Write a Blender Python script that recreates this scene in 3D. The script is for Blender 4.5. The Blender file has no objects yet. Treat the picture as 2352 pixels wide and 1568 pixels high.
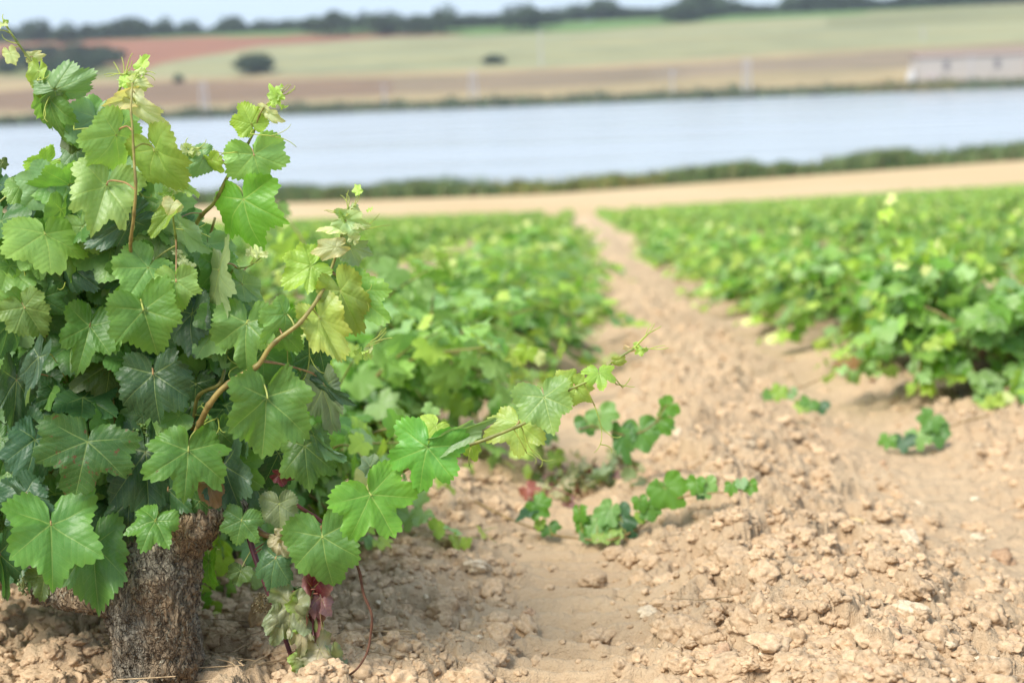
import bpy, math
import numpy as np
R = math.radians
sc = bpy.context.scene
COL = sc.collection

# ---------------------------------------------------------------- camera
W, H, FPX = 2352.0, 1568.0, 3267.0           # pixel frame used for measuring the photograph
YAW, PIT, ROL = 0.05075777, 0.19146489, R(2.2)
CAM = np.array([0.0, 0.0, 1.10])
_f = np.array([-math.sin(YAW)*math.cos(PIT), math.cos(YAW)*math.cos(PIT), -math.sin(PIT)])
_r = np.array([math.cos(YAW), math.sin(YAW), 0.0]); _u = np.cross(_r, _f)
CR = _r*math.cos(ROL) - _u*math.sin(ROL); CF = _f; CU = np.cross(CR, CF)
cd = bpy.data.cameras.new('camera'); cam = bpy.data.objects.new('camera', cd); COL.objects.link(cam)
from mathutils import Matrix, Vector
m = Matrix(((CR[0], CU[0], -CF[0], CAM[0]), (CR[1], CU[1], -CF[1], CAM[1]), (CR[2], CU[2], -CF[2], CAM[2]), (0, 0, 0, 1)))
cam.matrix_world = m
cd.sensor_width = 36.0; cd.lens = 36.0*FPX/W; cd.clip_start = 0.05; cd.clip_end = 9000
cd.dof.use_dof = True; cd.dof.focus_distance = 2.50; cd.dof.aperture_fstop = 2.5; cd.dof.aperture_blades = 9
sc.camera = cam

# ---------------------------------------------------------------- light
SUN_EL, SUN_AZ = R(50), R(221)               # azimuth measured clockwise from +Y (the way the rows run)
w = bpy.data.worlds.new('World'); sc.world = w; w.use_nodes = True
nt = w.node_tree; bg = nt.nodes['Background']
sky = nt.nodes.new('ShaderNodeTexSky'); sky.sky_type = 'NISHITA'; sky.sun_disc = False
sky.sun_elevation = SUN_EL; sky.sun_rotation = SUN_AZ; sky.air_density = 1.0; sky.dust_density = 1.6; sky.ozone_density = 1.0
veil = nt.nodes.new('ShaderNodeMix'); veil.data_type = 'RGBA'; veil.inputs[0].default_value = .84   # thin bright overcast over the blue
nt.links.new(sky.outputs[0], veil.inputs[6]); veil.inputs[7].default_value = (1.95, 2.48, 3.15, 1)
nt.links.new(veil.outputs[2], bg.inputs[0]); bg.inputs[1].default_value = 0.15
sl = bpy.data.lights.new('sun', 'SUN'); sl.energy = 2.3; sl.angle = R(24); sl.color = (1.0, 0.955, 0.88)
so = bpy.data.objects.new('sun', sl); COL.objects.link(so)
sd = Vector((math.sin(SUN_AZ)*math.cos(SUN_EL), math.cos(SUN_AZ)*math.cos(SUN_EL), math.sin(SUN_EL)))
so.rotation_euler = sd.to_track_quat('Z', 'Y').to_euler()
sc.view_settings.view_transform = 'Standard'; sc.view_settings.look = 'None'; sc.view_settings.gamma = 1
sc.view_settings.exposure = 1.22
sc.render.engine = 'CYCLES'
sc.cycles.use_denoising = True; sc.cycles.max_bounces = 8; sc.cycles.transmission_bounces = 4
sc.cycles.diffuse_bounces = 6; sc.cycles.glossy_bounces = 2; sc.cycles.volume_bounces = 0
sc.cycles.sample_clamp_indirect = 6

# ---------------------------------------------------------------- helpers
rs = np.random.RandomState(7)
def nrm(v):
    v = np.asarray(v, float); return v/max(1e-9, np.linalg.norm(v))
def at(px, py, D):                            # point seen at that place of the photo, D metres ahead
    d = CF*FPX + CR*(px-W/2) - CU*(py-H/2)
    return CAM + d*(D/d[1])
def proj(P):
    d = np.asarray(P, float) - CAM
    z = np.maximum(d@CF, 1e-3)
    return W/2+FPX*(d@CR)/z, H/2-FPX*(d@CU)/z
def hash3(ix, iy, iz):
    n = (ix.astype(np.int64)*374761393 + iy.astype(np.int64)*668265263 + iz.astype(np.int64)*2147483647 ^ 0x5bf03635) & 0xffffffff
    n = ((n ^ (n >> 13))*1274126177) & 0xffffffff
    n = ((n ^ (n >> 16))*2246822519) & 0xffffffff
    return ((n ^ (n >> 15)) & 0xffffff)/float(0xffffff)
def vnoise(x, y, z=0.0):
    x, y, z = np.broadcast_arrays(np.asarray(x, float), y, z)
    ix, iy, iz = np.floor(x), np.floor(y), np.floor(z)
    fx, fy, fz = x-ix, y-iy, z-iz
    fx = fx*fx*(3-2*fx); fy = fy*fy*(3-2*fy); fz = fz*fz*(3-2*fz)
    o = 0
    for a in (0, 1):
        for b in (0, 1):
            for c in (0, 1):
                o = o + hash3(ix+a, iy+b, iz+c)*(fx if a else 1-fx)*(fy if b else 1-fy)*(fz if c else 1-fz)
    return o*2-1
def fbm(x, y, z=0.0, octs=4, gain=.5):
    o = 0; a = 1; f = 1
    for k in range(octs):
        o = o+a*vnoise(x*f+17.3*k, y*f-9.1*k, z*f if not np.isscalar(z) or z else 3.7*k); a *= gain; f *= 2.03
    return o
def worley(x, y, seed=0):                     # nearest cell distance and that cell's random number
    ix, iy = np.floor(x), np.floor(y); best = np.full(np.shape(x), 9.0); rid = np.zeros(np.shape(x))
    for a in (-1, 0, 1):
        for b in (-1, 0, 1):
            cx, cy = ix+a, iy+b
            px = cx+hash3(cx, cy, cx*0+seed); py = cy+hash3(cx, cy, cx*0+seed+1)
            d = np.hypot(px-x, py-y); m_ = d < best
            best = np.where(m_, d, best); rid = np.where(m_, hash3(cx, cy, cx*0+seed+2), rid)
    return best, rid
def sstep(a, b, x):
    t = np.clip((x-a)/(b-a), 0, 1); return t*t*(3-2*t)

class MB:                                     # collects vertices, faces, tints, uvs
    def __init__(s): s.v = []; s.f = []; s.c = []; s.uv = []; s.mi = []; s.n = 0
    def add(s, v, f, c=(1, 1, 1, 0), uv=None, mi=0):
        v = np.asarray(v, float); n = len(v)
        s.v.append(v); s.f.append((np.asarray(f)+s.n)); s.mi.append(np.full(len(f), mi))
        c = np.asarray(c, float); s.c.append(np.broadcast_to(c, (n, 4)) if c.ndim == 1 else c)
        s.uv.append(np.zeros((n, 2)) if uv is None else uv); s.n += n
    def mesh(s, name, mats, smooth=True):
        me = bpy.data.meshes.new(name)
        v = np.concatenate(s.v); me.vertices.add(len(v)); me.vertices.foreach_set('co', v.ravel())
        loops = np.concatenate([f.ravel() for f in s.f]); sizes = np.concatenate([np.full(len(f), f.shape[1]) for f in s.f])
        me.loops.add(len(loops)); me.loops.foreach_set('vertex_index', loops.astype(np.int32))
        me.polygons.add(len(sizes)); st = np.concatenate([[0], np.cumsum(sizes)[:-1]])
        me.polygons.foreach_set('loop_start', st.astype(np.int32)); me.polygons.foreach_set('loop_total', sizes.astype(np.int32))
        me.polygons.foreach_set('material_index', np.concatenate(s.mi).astype(np.int32))
        me.polygons.foreach_set('use_smooth', np.full(len(sizes), smooth))
        a = me.attributes.new('tint', 'FLOAT_COLOR', 'POINT'); a.data.foreach_set('color', np.concatenate(s.c).astype(np.float32).ravel())
        b = me.attributes.new('leafpos', 'FLOAT2', 'POINT'); b.data.foreach_set('vector', np.concatenate(s.uv).astype(np.float32).ravel())
        for mt in mats: me.materials.append(mt)
        me.update(calc_edges=True); me.validate(); return me
    def build(s, name, mats, parent=None, smooth=True):
        o = bpy.data.objects.new(name, s.mesh(name, mats, smooth)); COL.objects.link(o)
        if parent is not None: o.parent = parent
        return o
def tag(o, label=None, cat=None, group=None, kind=None):
    if label: o['label'] = label
    if cat: o['category'] = cat
    if group: o['group'] = group
    if kind: o['kind'] = kind
    return o
def empty(name, loc):
    o = bpy.data.objects.new(name, None); COL.objects.link(o); o.location = loc; o.empty_display_size = .1; return o
def smooth_path(P, n):
    P = np.asarray(P, float); d = np.r_[0, np.cumsum(np.linalg.norm(np.diff(P, axis=0), axis=1))]
    t = np.linspace(0, d[-1], n)
    if len(P) < 3: return np.array([np.interp(t, d, P[:, k]) for k in range(3)]).T
    T = np.gradient(P, d, axis=0); out = []                          # cubic hermite
    i = np.clip(np.searchsorted(d, t, side='right')-1, 0, len(P)-2); h = (d[i+1]-d[i])[:, None]; u = ((t-d[i])/(d[i+1]-d[i]))[:, None]
    return (2*u**3-3*u**2+1)*P[i]+(u**3-2*u**2+u)*h*T[i]+(-2*u**3+3*u**2)*P[i+1]+(u**3-u**2)*h*T[i+1]
def tube(mb, P, r, c=(1, 1, 1, 0), ns=7, mi=0, cap=True):
    P = np.asarray(P, float); n = len(P); r = np.broadcast_to(r, (n,))
    T = np.gradient(P, axis=0); T /= np.linalg.norm(T, axis=1)[:, None]+1e-12
    a = np.array([0, 0, 1.0]) if abs(T[0][2]) < .9 else np.array([1.0, 0, 0])
    N = nrm(np.cross(T[0], a)); V = []
    ang = np.linspace(0, 2*np.pi, ns, endpoint=False)
    for i in range(n):
        N = nrm(N-T[i]*(N@T[i])); B = np.cross(T[i], N)
        V.append(P[i]+r[i]*(np.cos(ang)[:, None]*N+np.sin(ang)[:, None]*B))
    V = np.concatenate(V); i, j = np.meshgrid(np.arange(n-1), np.arange(ns), indexing='ij'); j2 = (j+1) % ns
    F = np.stack([i*ns+j, i*ns+j2, (i+1)*ns+j2, (i+1)*ns+j], -1).reshape(-1, 4)
    if np.ndim(c) == 2: c = np.repeat(c, ns, axis=0)
    off = mb.n; mb.add(V, F, c, mi=mi)
    if cap:
        k = ns//2*2
        for b in (0, (n-1)*ns):
            for q in range(1, ns-1): mb.f.append(np.array([[off+b, off+b+q, off+b+q+1]])); mb.mi.append(np.array([mi]))

# ---------------------------------------------------------------- materials
def mat(name):
    m_ = bpy.data.materials.new(name); m_.use_nodes = True; n = m_.node_tree; b = n.nodes['Principled BSDF']
    return m_, n, b
class NG:
    def __init__(s, n): s.n = n
    def __call__(s, t, **k):
        nd = s.n.nodes.new(t)
        for a, b in k.items():
            if a == 'inp':
                for q, v in b.items():
                    if hasattr(v, 'is_output'): s.n.links.new(v, nd.inputs[q])
                    else: nd.inputs[q].default_value = v
            else: setattr(nd, a, b)
        return nd
    def math(s, op, a, b=0.0, c=0.0, clamp=False):
        return s('ShaderNodeMath', operation=op, use_clamp=clamp, inp={0: a, 1: b, 2: c}).outputs[0]
    def ss(s, x, a, b, o0=0.0, o1=1.0):
        return s('ShaderNodeMapRange', interpolation_type='SMOOTHSTEP', inp={0: x, 1: a, 2: b, 3: o0, 4: o1}).outputs[0]
    def mix(s, f, a, b, mode='MIX'):
        nd = s.n.nodes.new('ShaderNodeMix'); nd.data_type = 'RGBA'; nd.blend_type = mode
        for q, v in ((0, f), (6, a), (7, b)):
            if hasattr(v, 'is_output'): s.n.links.new(v, nd.inputs[q])
            else: nd.inputs[q].default_value = v if q == 0 or len(v) == 4 else tuple(v)+(1,)
        return nd.outputs[2]
    def link(s, a, b): s.n.links.new(a, b)

def leaf_material(name, detail=True, trans=.40, rough=.42):
    m_, n, b = mat(name); g = NG(n)
    at_ = g('ShaderNodeAttribute', attribute_name='tint'); base = at_.outputs['Color']; dmg = at_.outputs['Alpha']
    tc = g('ShaderNodeTexCoord').outputs['Object']
    geo = g('ShaderNodeNewGeometry')
    n1 = g('ShaderNodeTexNoise', inp={'Vector': tc, 'Scale': 26.0 if detail else 9.0, 'Detail': 3.0}).outputs[0]
    col = g.mix(g.ss(n1, .3, .7, 0, .5), base, g.mix(1.0, base, (1.35, 1.22, 1.1), 'MULTIPLY'))
    if detail:
        lp = g('ShaderNodeAttribute', attribute_name='leafpos'); sp = g('ShaderNodeSeparateXYZ', inp={0: lp.outputs['Vector']})
        u, v = sp.outputs[0], sp.outputs[1]
        wmain = g.math('MULTIPLY_ADD', u, -.014, .019)
        vein = g.math('SUBTRACT', 1.0, g.math('DIVIDE', v, wmain), clamp=True)
        vein = g.ss(vein, 0.0, .55)
        q = g.math('FRACT', g.math('MULTIPLY', g.math('SUBTRACT', u, g.math('MULTIPLY', v, .72)), 7.5))
        q = g.math('ABSOLUTE', g.math('SUBTRACT', q, .5))            # .5 = on a side vein
        sv = g.ss(q, .44, .5)
        n2 = g('ShaderNodeTexVoronoi', feature='DISTANCE_TO_EDGE', inp={'Vector': tc, 'Scale': 190.0}).outputs[0]
        net = g.ss(n2, 0.0, .12, 1, 0)
        vm = g.math('MAXIMUM', vein, g.math('MULTIPLY', sv, .40))
        vm = g.math('MAXIMUM', vm, g.math('MULTIPLY', net, .10))
        vc = g.mix(.55, g.mix(1.0, base, (1.9, 1.6, 1.3), 'MULTIPLY'), (.42, .50, .16))
        col = g.mix(g.math('MULTIPLY', vm, .62), col, vc)
        n3 = g('ShaderNodeTexNoise', inp={'Vector': tc, 'Scale': 900.0, 'Detail': 2.0}).outputs[0]
        dust = g.ss(n3, .66, .74, 0, .3)
        col = g.mix(g.math('MULTIPLY', dust, g.ss(dmg, 0, .4)), col, (.5, .52, .36))
        n4 = g('ShaderNodeTexNoise', inp={'Vector': tc, 'Scale': 75.0, 'Detail': 5.0, 'Roughness': .7}).outputs[0]
        br = g.ss(g.math('ADD', n4, g.math('MULTIPLY', dmg, .30)), .80, .84)
        col = g.mix(br, col, (.17, .085, .035))
        hgt = g.math('ADD', g.math('MULTIPLY', g.math('SUBTRACT', .5, q), 1.2), g.math('MULTIPLY', g.ss(v, 0, .05), .8))
        hgt = g.math('ADD', hgt, g.math('MULTIPLY', g.ss(n2, 0, .3), .22))
        bp = g('ShaderNodeBump', inp={'Strength': .45, 'Distance': .0011, 'Height': hgt})
        g.link(bp.outputs[0], b.inputs['Normal'])
    back = g.mix(.35, col, (.30, .40, .20))
    col = g.mix(geo.outputs['Backfacing'], col, back)
    g.link(col, b.inputs['Base Color']); b.inputs['Roughness'].default_value = rough
    b.inputs['Specular IOR Level'].default_value = .5
    tr = g('ShaderNodeBsdfTranslucent'); g.link(g.mix(1.0, col, (1.45, 1.5, .68), 'MULTIPLY'), tr.inputs[0])
    ms = g('ShaderNodeMixShader', inp={0: trans}); g.link(b.outputs[0], ms.inputs[1]); g.link(tr.outputs[0], ms.inputs[2])
    g.link(ms.outputs[0], n.nodes['Material Output'].inputs[0]); return m_
M_LEAF = leaf_material('vine_leaf')
M_LEAFB = leaf_material('row_vine_leaf', detail=False, rough=.45, trans=.42)

def tint_material(name, rough=.6, spec=.3, bump=None, var=.25, scale=60.0):
    m_, n, b = mat(name); g = NG(n)
    base = g('ShaderNodeAttribute', attribute_name='tint').outputs['Color']; tc = g('ShaderNodeTexCoord').outputs['Object']
    n1 = g('ShaderNodeTexNoise', inp={'Vector': tc, 'Scale': scale, 'Detail': 4.0}).outputs[0]
    col = g.mix(g.ss(n1, .3, .7), g.mix(1.0, base, (1-var,)*3, 'MULTIPLY'), g.mix(1.0, base, (1+var,)*3, 'MULTIPLY'))
    g.link(col, b.inputs['Base Color']); b.inputs['Roughness'].default_value = rough; b.inputs['Specular IOR Level'].default_value = spec
    if bump:
        bp = g('ShaderNodeBump', inp={'Strength': .6, 'Distance': bump, 'Height': n1}); g.link(bp.outputs[0], b.inputs['Normal'])
    return m_
M_STEM = tint_material('green_stem', .45, .4)
M_WOODY = tint_material('woody_cane', .8, .2, .002)
M_TREE = tint_material('tree_foliage', .7, .15, None, .3, .8)
M_TINT = tint_material('painted_surface', .8, .15, None, .1, 3.0)

def bark_material():
    m_, n, b = mat('vine_bark'); g = NG(n); tc = g('ShaderNodeTexCoord').outputs['Object']
    base = g('ShaderNodeAttribute', attribute_name='tint').outputs['Color']
    mp = g('ShaderNodeMapping', inp={0: tc}); mp.inputs['Scale'].default_value = (1, 1, .34)
    n1 = g('ShaderNodeTexNoise', inp={'Vector': mp.outputs[0], 'Scale': 130.0, 'Detail': 6.0, 'Roughness': .65, 'Distortion': 1.2}).outputs[0]
    n2 = g('ShaderNodeTexNoise', inp={'Vector': tc, 'Scale': 14.0, 'Detail': 4.0}).outputs[0]
    n3 = g('ShaderNodeTexNoise', inp={'Vector': mp.outputs[0], 'Scale': 60.0, 'Detail': 5.0, 'Distortion': 1.5}).outputs[0]
    col = g.mix(g.ss(n1, .32, .68), g.mix(1.0, base, (.30, .27, .24), 'MULTIPLY'), g.mix(1.0, base, (1.5, 1.45, 1.35), 'MULTIPLY'))
    col = g.mix(g.ss(n2, .5, .72, 0, .45), col, g.mix(1.0, base, (1.30, 1.04, .78), 'MULTIPLY'))
    col = g.mix(g.ss(n3, .60, .7, 0, .35), col, (.30, .27, .20))
    wv = g.mix(.07, mp.outputs[0], g('ShaderNodeTexNoise', inp={'Vector': tc, 'Scale': 22.0, 'Detail': 3.0}).outputs[1])
    vo = g('ShaderNodeTexVoronoi', feature='DISTANCE_TO_EDGE', inp={'Vector': wv, 'Scale': 75.0}).outputs[0]
    col = g.mix(g.ss(vo, 0.0, .06, .55, 0), col, (.05, .04, .028))
    g.link(col, b.inputs['Base Color']); b.inputs['Roughness'].default_value = .85; b.inputs['Specular IOR Level'].default_value = .25
    bp = g('ShaderNodeBump', inp={'Strength': 1.0, 'Distance': .010, 'Height': g.math('ADD', n1, g.ss(vo, 0.0, .16, 0, .5))}); g.link(bp.outputs[0], b.inputs['Normal'])
    return m_
M_BARK = bark_material()

def soil_material():
    m_, n, b = mat('soil'); g = NG(n); tc = g('ShaderNodeTexCoord').outputs['Object']
    n1 = g('ShaderNodeTexNoise', inp={'Vector': tc, 'Scale': 1.3, 'Detail': 5.0}).outputs[0]
    n2 = g('ShaderNodeTexNoise', inp={'Vector': tc, 'Scale': 38.0, 'Detail': 6.0, 'Roughness': .7}).outputs[0]
    n3 = g('ShaderNodeTexNoise', inp={'Vector': tc, 'Scale': 300.0, 'Detail': 3.0}).outputs[0]
    n4 = g('ShaderNodeTexNoise', inp={'Vector': tc, 'Scale': .05, 'Detail': 4.0}).outputs[0]
    sp = g('ShaderNodeSeparateXYZ', inp={0: tc})
    col = g.mix(g.ss(n1, .3, .7), (.52, .368, .225), (.58, .425, .265))
    col = g.mix(g.ss(n2, .35, .75, 0, .65), col, (.62, .46, .285))
    col = g.mix(g.ss(n3, .55, .75, 0, .3), col, (.38, .245, .14))
    col = g.mix(g.ss(sp.outputs[1], 104.0, 112.0, 0, .85), col, g.mix(g.ss(n4, .3, .7), (.50, .36, .19), (.56, .42, .24)))   # pale sandy strip past the vines
    col = g.mix(g.ss(g.math('SUBTRACT', sp.outputs[1], g.math('MULTIPLY', g.math('MAXIMUM', g.math('ADD', sp.outputs[0], 4.0), 0.0), .42)), 139.0, 144.0), col, (.13, .15, .07))
    g.link(col, b.inputs['Base Color']); b.inputs['Roughness'].default_value = .95; b.inputs['Specular IOR Level'].default_value = .08
    h = g.math('ADD', g.math('MULTIPLY', n2, 1.0), g.math('MULTIPLY', n3, .25))
    bp = g('ShaderNodeBump', inp={'Strength': .9, 'Distance': .02, 'Height': h}); g.link(bp.outputs[0], b.inputs['Normal'])
    return m_
M_SOIL = soil_material()
def clod_material():
    m_, n, b = mat('clod_earth'); g = NG(n); tc = g('ShaderNodeTexCoord').outputs['Object']
    base = g('ShaderNodeAttribute', attribute_name='tint').outputs['Color']
    n2 = g('ShaderNodeTexNoise', inp={'Vector': tc, 'Scale': 90.0, 'Detail': 6.0, 'Roughness': .7}).outputs[0]
    col = g.mix(g.ss(n2, .3, .7), g.mix(1.0, base, (.78, .74, .70), 'MULTIPLY'), g.mix(1.0, base, (1.2, 1.2, 1.2), 'MULTIPLY'))
    g.link(col, b.inputs['Base Color']); b.inputs['Roughness'].default_value = .95; b.inputs['Specular IOR Level'].default_value = .08
    bp = g('ShaderNodeBump', inp={'Strength': .8, 'Distance': .006, 'Height': n2}); g.link(bp.outputs[0], b.inputs['Normal']); return m_
M_CLOD = clod_material()
def field_material():
    m_, n, b = mat('hill_fields'); g = NG(n); tc = g('ShaderNodeTexCoord').outputs['Object']
    base = g('ShaderNodeAttribute', attribute_name='tint').outputs['Color']
    mp = g('ShaderNodeMapping', inp={0: tc}); mp.inputs['Scale'].default_value = (.25, 1, 1)
    n1 = g('ShaderNodeTexNoise', inp={'Vector': mp.outputs[0], 'Scale': .06, 'Detail': 8.0, 'Roughness': .75}).outputs[0]
    col = g.mix(g.ss(n1, .3, .7), g.mix(1.0, base, (.74, .76, .76), 'MULTIPLY'), g.mix(1.0, base, (1.22, 1.16, 1.1), 'MULTIPLY'))
    g.link(col, b.inputs['Base Color']); b.inputs['Roughness'].default_value = .95; b.inputs['Specular IOR Level'].default_value = .05; return m_
M_FIELD = field_material(); HA = .80
def water_material():
    m_, n, b = mat('lake_water'); g = NG(n); tc = g('ShaderNodeTexCoord').outputs['Object']
    b.inputs['Base Color'].default_value = (.40, .425, .44, 1); b.inputs['IOR'].default_value = 1.33
    m2 = g('ShaderNodeMapping', inp={0: tc}); m2.inputs['Scale'].default_value = (.006, .05, 1)
    st = g('ShaderNodeTexNoise', inp={'Vector': m2.outputs[0], 'Scale': 1.0, 'Detail': 5.0, 'Roughness': .6}).outputs[0]
    g.link(g.ss(st, .35, .65, .14, .30), b.inputs['Roughness'])
    mp = g('ShaderNodeMapping', inp={0: tc}); mp.inputs['Scale'].default_value = (.3, 1, 1)
    n1 = g('ShaderNodeTexNoise', inp={'Vector': mp.outputs[0], 'Scale': .5, 'Detail': 6.0, 'Roughness': .65}).outputs[0]
    bp = g('ShaderNodeBump', inp={'Strength': .4, 'Distance': .3, 'Height': n1}); g.link(bp.outputs[0], b.inputs['Normal']); return m_
M_WATER = water_material()

# ---------------------------------------------------------------- terrain
SL = .098
def shore(x): return .42*np.maximum(np.asarray(x, float)+4, 0)*(1-.0*x)
def macro(x, y):                              # the lie of the land without clods
    y = np.asarray(y, float)
    z = .244-SL*y
    x = np.asarray(x, float)+0*y; ys = y-shore(x)
    z = np.where(y > 112, -10.73-np.minimum((y-112)*.028, .84)-sstep(142, 158, ys)*3.2, z)
    z = z+.026*np.clip(x-2, 0, 60)*(1-sstep(110, 134, y))*sstep(0, 6, y)
    return z
LAKE_Z = -11.9
ROW0, SPACING = -.72, 2.36
def profile(x, y):                            # furrows: wheel tracks, centre ridge, banked vine rows
    t = (x-ROW0) % SPACING
    wob = .06*vnoise(x*.8, y*.5)
    tt = t+wob
    bump = lambda c, w_: np.exp(-((tt-c)/w_)**2)
    p = .015*(bump(0, .33)+bump(SPACING, .33))-.055*bump(.72, .26)-.05*bump(SPACING-.52, .22)+.075*bump(1.20, .24)+.02*bump(.33, .12)
    left = sstep(-.80, -.95, x)*sstep(-1.75, -1.6, x)*(y < 9)
    p = p+.05*bump(SPACING-.52, .22)*left
    track = np.clip(bump(.72, .25)+bump(SPACING-.52, .21)*(1-left), 0, 1)
    return p, track
def ground_z(x, y, fine=True):
    x = np.asarray(x, float); y = np.asarray(y, float); z = macro(x, y)
    k = 1-sstep(106, 114, y)
    p, tr = profile(x, y); z = z+p*k
    z = z+fbm(x*1.1, y*1.1)*.018*k
    if fine:
        near = 1-sstep(25, 60, np.hypot(x, y)); rgh = (1-.86*tr)*near
        wx = x+.03*fbm(x*9, y*9); wy = y+.03*fbm(x*9+5, y*9+7)
        for s, a, thr in ((6.0, .050, .55), (11., .040, .40), (24., .021, .25), (55., .009, .15)):
            d, rid = worley(wx*s, wy*s, int(s)); z = z+a*rgh*np.sqrt(np.clip(1-(d/.62)**2, 0, 1))*np.where(rid > thr, .4+.6*(rid-thr)/(1-thr), .0)
        z = z-.045*rgh+.030*rgh*np.abs(fbm(wx*6, wy*6, octs=3))+.0075*rgh*fbm(wx*60, wy*60, octs=2)+.012*rgh*(1-np.abs(fbm(wx*19, wy*19, octs=3)))**2
        tread = np.sin((y+.025*np.sin(x*9)+.03*vnoise(x*3, y*3))*2*np.pi/.095)
        z = z+tr*near*(.024*tread*(.5+.5*vnoise(x*2.2, y*1.3))+.004*fbm(x*45, y*45, octs=2)+.004*fbm(x*14, y*20, octs=2))
    return z
yaw_c = -YAW
a_f = np.radians(np.linspace(-25.5, 25.5, 720)) + yaw_c
a_o = np.radians(np.r_[np.linspace(26.2, 60, 50), np.linspace(64, 296, 50), np.linspace(300, 333.8, 50)]) + yaw_c
ang = np.r_[a_f, a_o]
rad = np.r_[np.linspace(.15, 1.7, 22), np.geomspace(1.75, 22, 900), np.geomspace(22.5, 330, 220), np.geomspace(340, 5000, 26)]
A, D_ = np.meshgrid(ang, rad); X = np.sin(A)*D_; Y = np.cos(A)*D_
Z = ground_z(X, Y)
Z = np.where((D_ > 335) & (Y > 0), np.minimum(Z, -14.5), Z); Z = np.where(Y > 112, np.maximum(Z, -15), Z)
Z = np.where((Y < -20), .244+SL*20+0*Y, Z)
nA, nR = len(ang), len(rad)
i, j = np.meshgrid(np.arange(nR-1), np.arange(nA), indexing='ij'); j2 = (j+1) % nA
F = np.stack([i*nA+j, (i+1)*nA+j, (i+1)*nA+j2, i*nA+j2], -1).reshape(-1, 4)
mb = MB(); V = np.stack([X, Y, Z], -1).reshape(-1, 3); mb.add(V, F[:, ::-1])
cz = float(ground_z(np.array([0.]), np.array([0.]), False)[0]); mb.v.append(np.array([[0, 0, cz]])); mb.c.append(np.ones((1, 4))); mb.uv.append(np.zeros((1, 2)))
jj = np.arange(nA); mb.f.append(np.stack([np.full(nA, mb.n), (jj+1) % nA, jj], -1)); mb.mi.append(np.zeros(nA)); mb.n += 1
tag(mb.build('ground', [M_SOIL]), 'clumpy tan vineyard soil sloping to the lake', 'ground', kind='structure')

# lake
mb = MB(); mb.add([[-900, 130, LAKE_Z], [900, 130, LAKE_Z], [900, 475, LAKE_Z], [-900, 475, LAKE_Z]], [[0, 1, 2, 3]])
tag(mb.build('lake_water', [M_WATER]), 'pale blue rippled lake', 'lake', kind='structure')

# far hillside with its fields
def hill_z(x, y):
    t = np.clip((y-458)/345, 0, None)
    z = -12.6+sstep(0, .03, t)*.9+np.minimum(t, 1.0)*35.5+np.clip(t-1, 0, 9)*1.5
    s = sstep(.06, .5, t)
    return z+(1.6*fbm(x*.006, y*.008+3, octs=3))*s+s*.0000*x
yy = np.r_[np.linspace(452, 860, 210), np.geomspace(870, 4500, 25)]; xx = np.linspace(-1, 1, 420)
XX, YY = np.meshgrid(xx, yy); XX = XX*YY*.62; ZZ = hill_z(XX, YY)
Pv = np.stack([XX, YY, ZZ], -1).reshape(-1, 3); px, py = proj(Pv)
hz = 150+(1330-px)*.0384
v = hz-py+5*fbm(XX.ravel()*.012, YY.ravel()*.02, octs=3)
C = {k: np.array(tuple(q*HA for q in c_)+(1,)) for k, c_ in dict(bank=(.17, .17, .10), tan=(.42, .33, .185), brown=(.30, .23, .15), redb=(.27, .185, .12), red=(.34, .165, .105),
     pale=(.33, .335, .19), yel=(.37, .34, .175), green=(.15, .25, .08), mauve=(.30, .235, .16), dgreen=(.20, .21, .10), scrub=(.26, .19, .10)).items()}
col = np.tile(C['tan'], (len(px), 1))
def zone(mask, name, amt=1.0):
    col[mask] = col[mask]*(1-amt)+C[name]*amt
zone(v < -76, 'bank')
it = lambda xs, vs: np.interp(px, xs, vs)
low = it([0, 300, 700, 1200, 1330, 1800, 2352], [-55, -55, -56, -48, -45, -32, -40])
top = it([0, 300, 700, 1000, 1330, 1800, 2352], [-5, -2, -8, -10, -8, -2, 12])
zone((v > low) & (v < top) & (px < 900), 'redb'); zone((v > low) & (v < top) & (px >= 900), 'brown'); zone((v > low) & (v < top) & (px >= 1500), 'mauve')
mid = it([0, 320, 500, 900, 1330, 2352], [30, 18, 6, 2, 2, 14])
zone((v >= top) & (v < mid+4), 'tan', .7)
pt = it([320, 345, 600, 900, 1330, 1800, 2352], [24, 34, 70, 78, 76, 90, 104])
zone((v >= mid) & (v < pt) & (px > 330), 'pale')
zone((v >= mid) & (v < pt) & (px > 330) & (np.sin(v*.23+px*.002) > .2), 'yel', .6)
zone((v >= mid) & (v < pt) & (px > 1900) & (v > 60), 'dgreen', .45)
rt = it([0, 200, 600, 950, 1100], [100, 100, 97, 86, 78])
zone((v >= np.where(px > 330, pt, mid)) & (v < rt) & (px < 1060), 'red')
zone((v >= mid-6) & (v < mid+18) & (px < 280), 'green', .7)
gt = np.where(px < 1060, rt, pt)
zone(v >= gt, 'green'); zone(v > 125, 'dgreen')
mb = MB(); nx = len(xx); i, j = np.meshgrid(np.arange(len(yy)-1), np.arange(nx-1), indexing='ij')
mb.add(Pv, np.stack([i*nx+j, i*nx+j+1, (i+1)*nx+j+1, (i+1)*nx+j], -1).reshape(-1, 4), col)
tag(mb.build('hillside', [M_FIELD]), 'gentle hill of striped red, green and tan fields across the lake', 'hillside', kind='structure')

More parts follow.
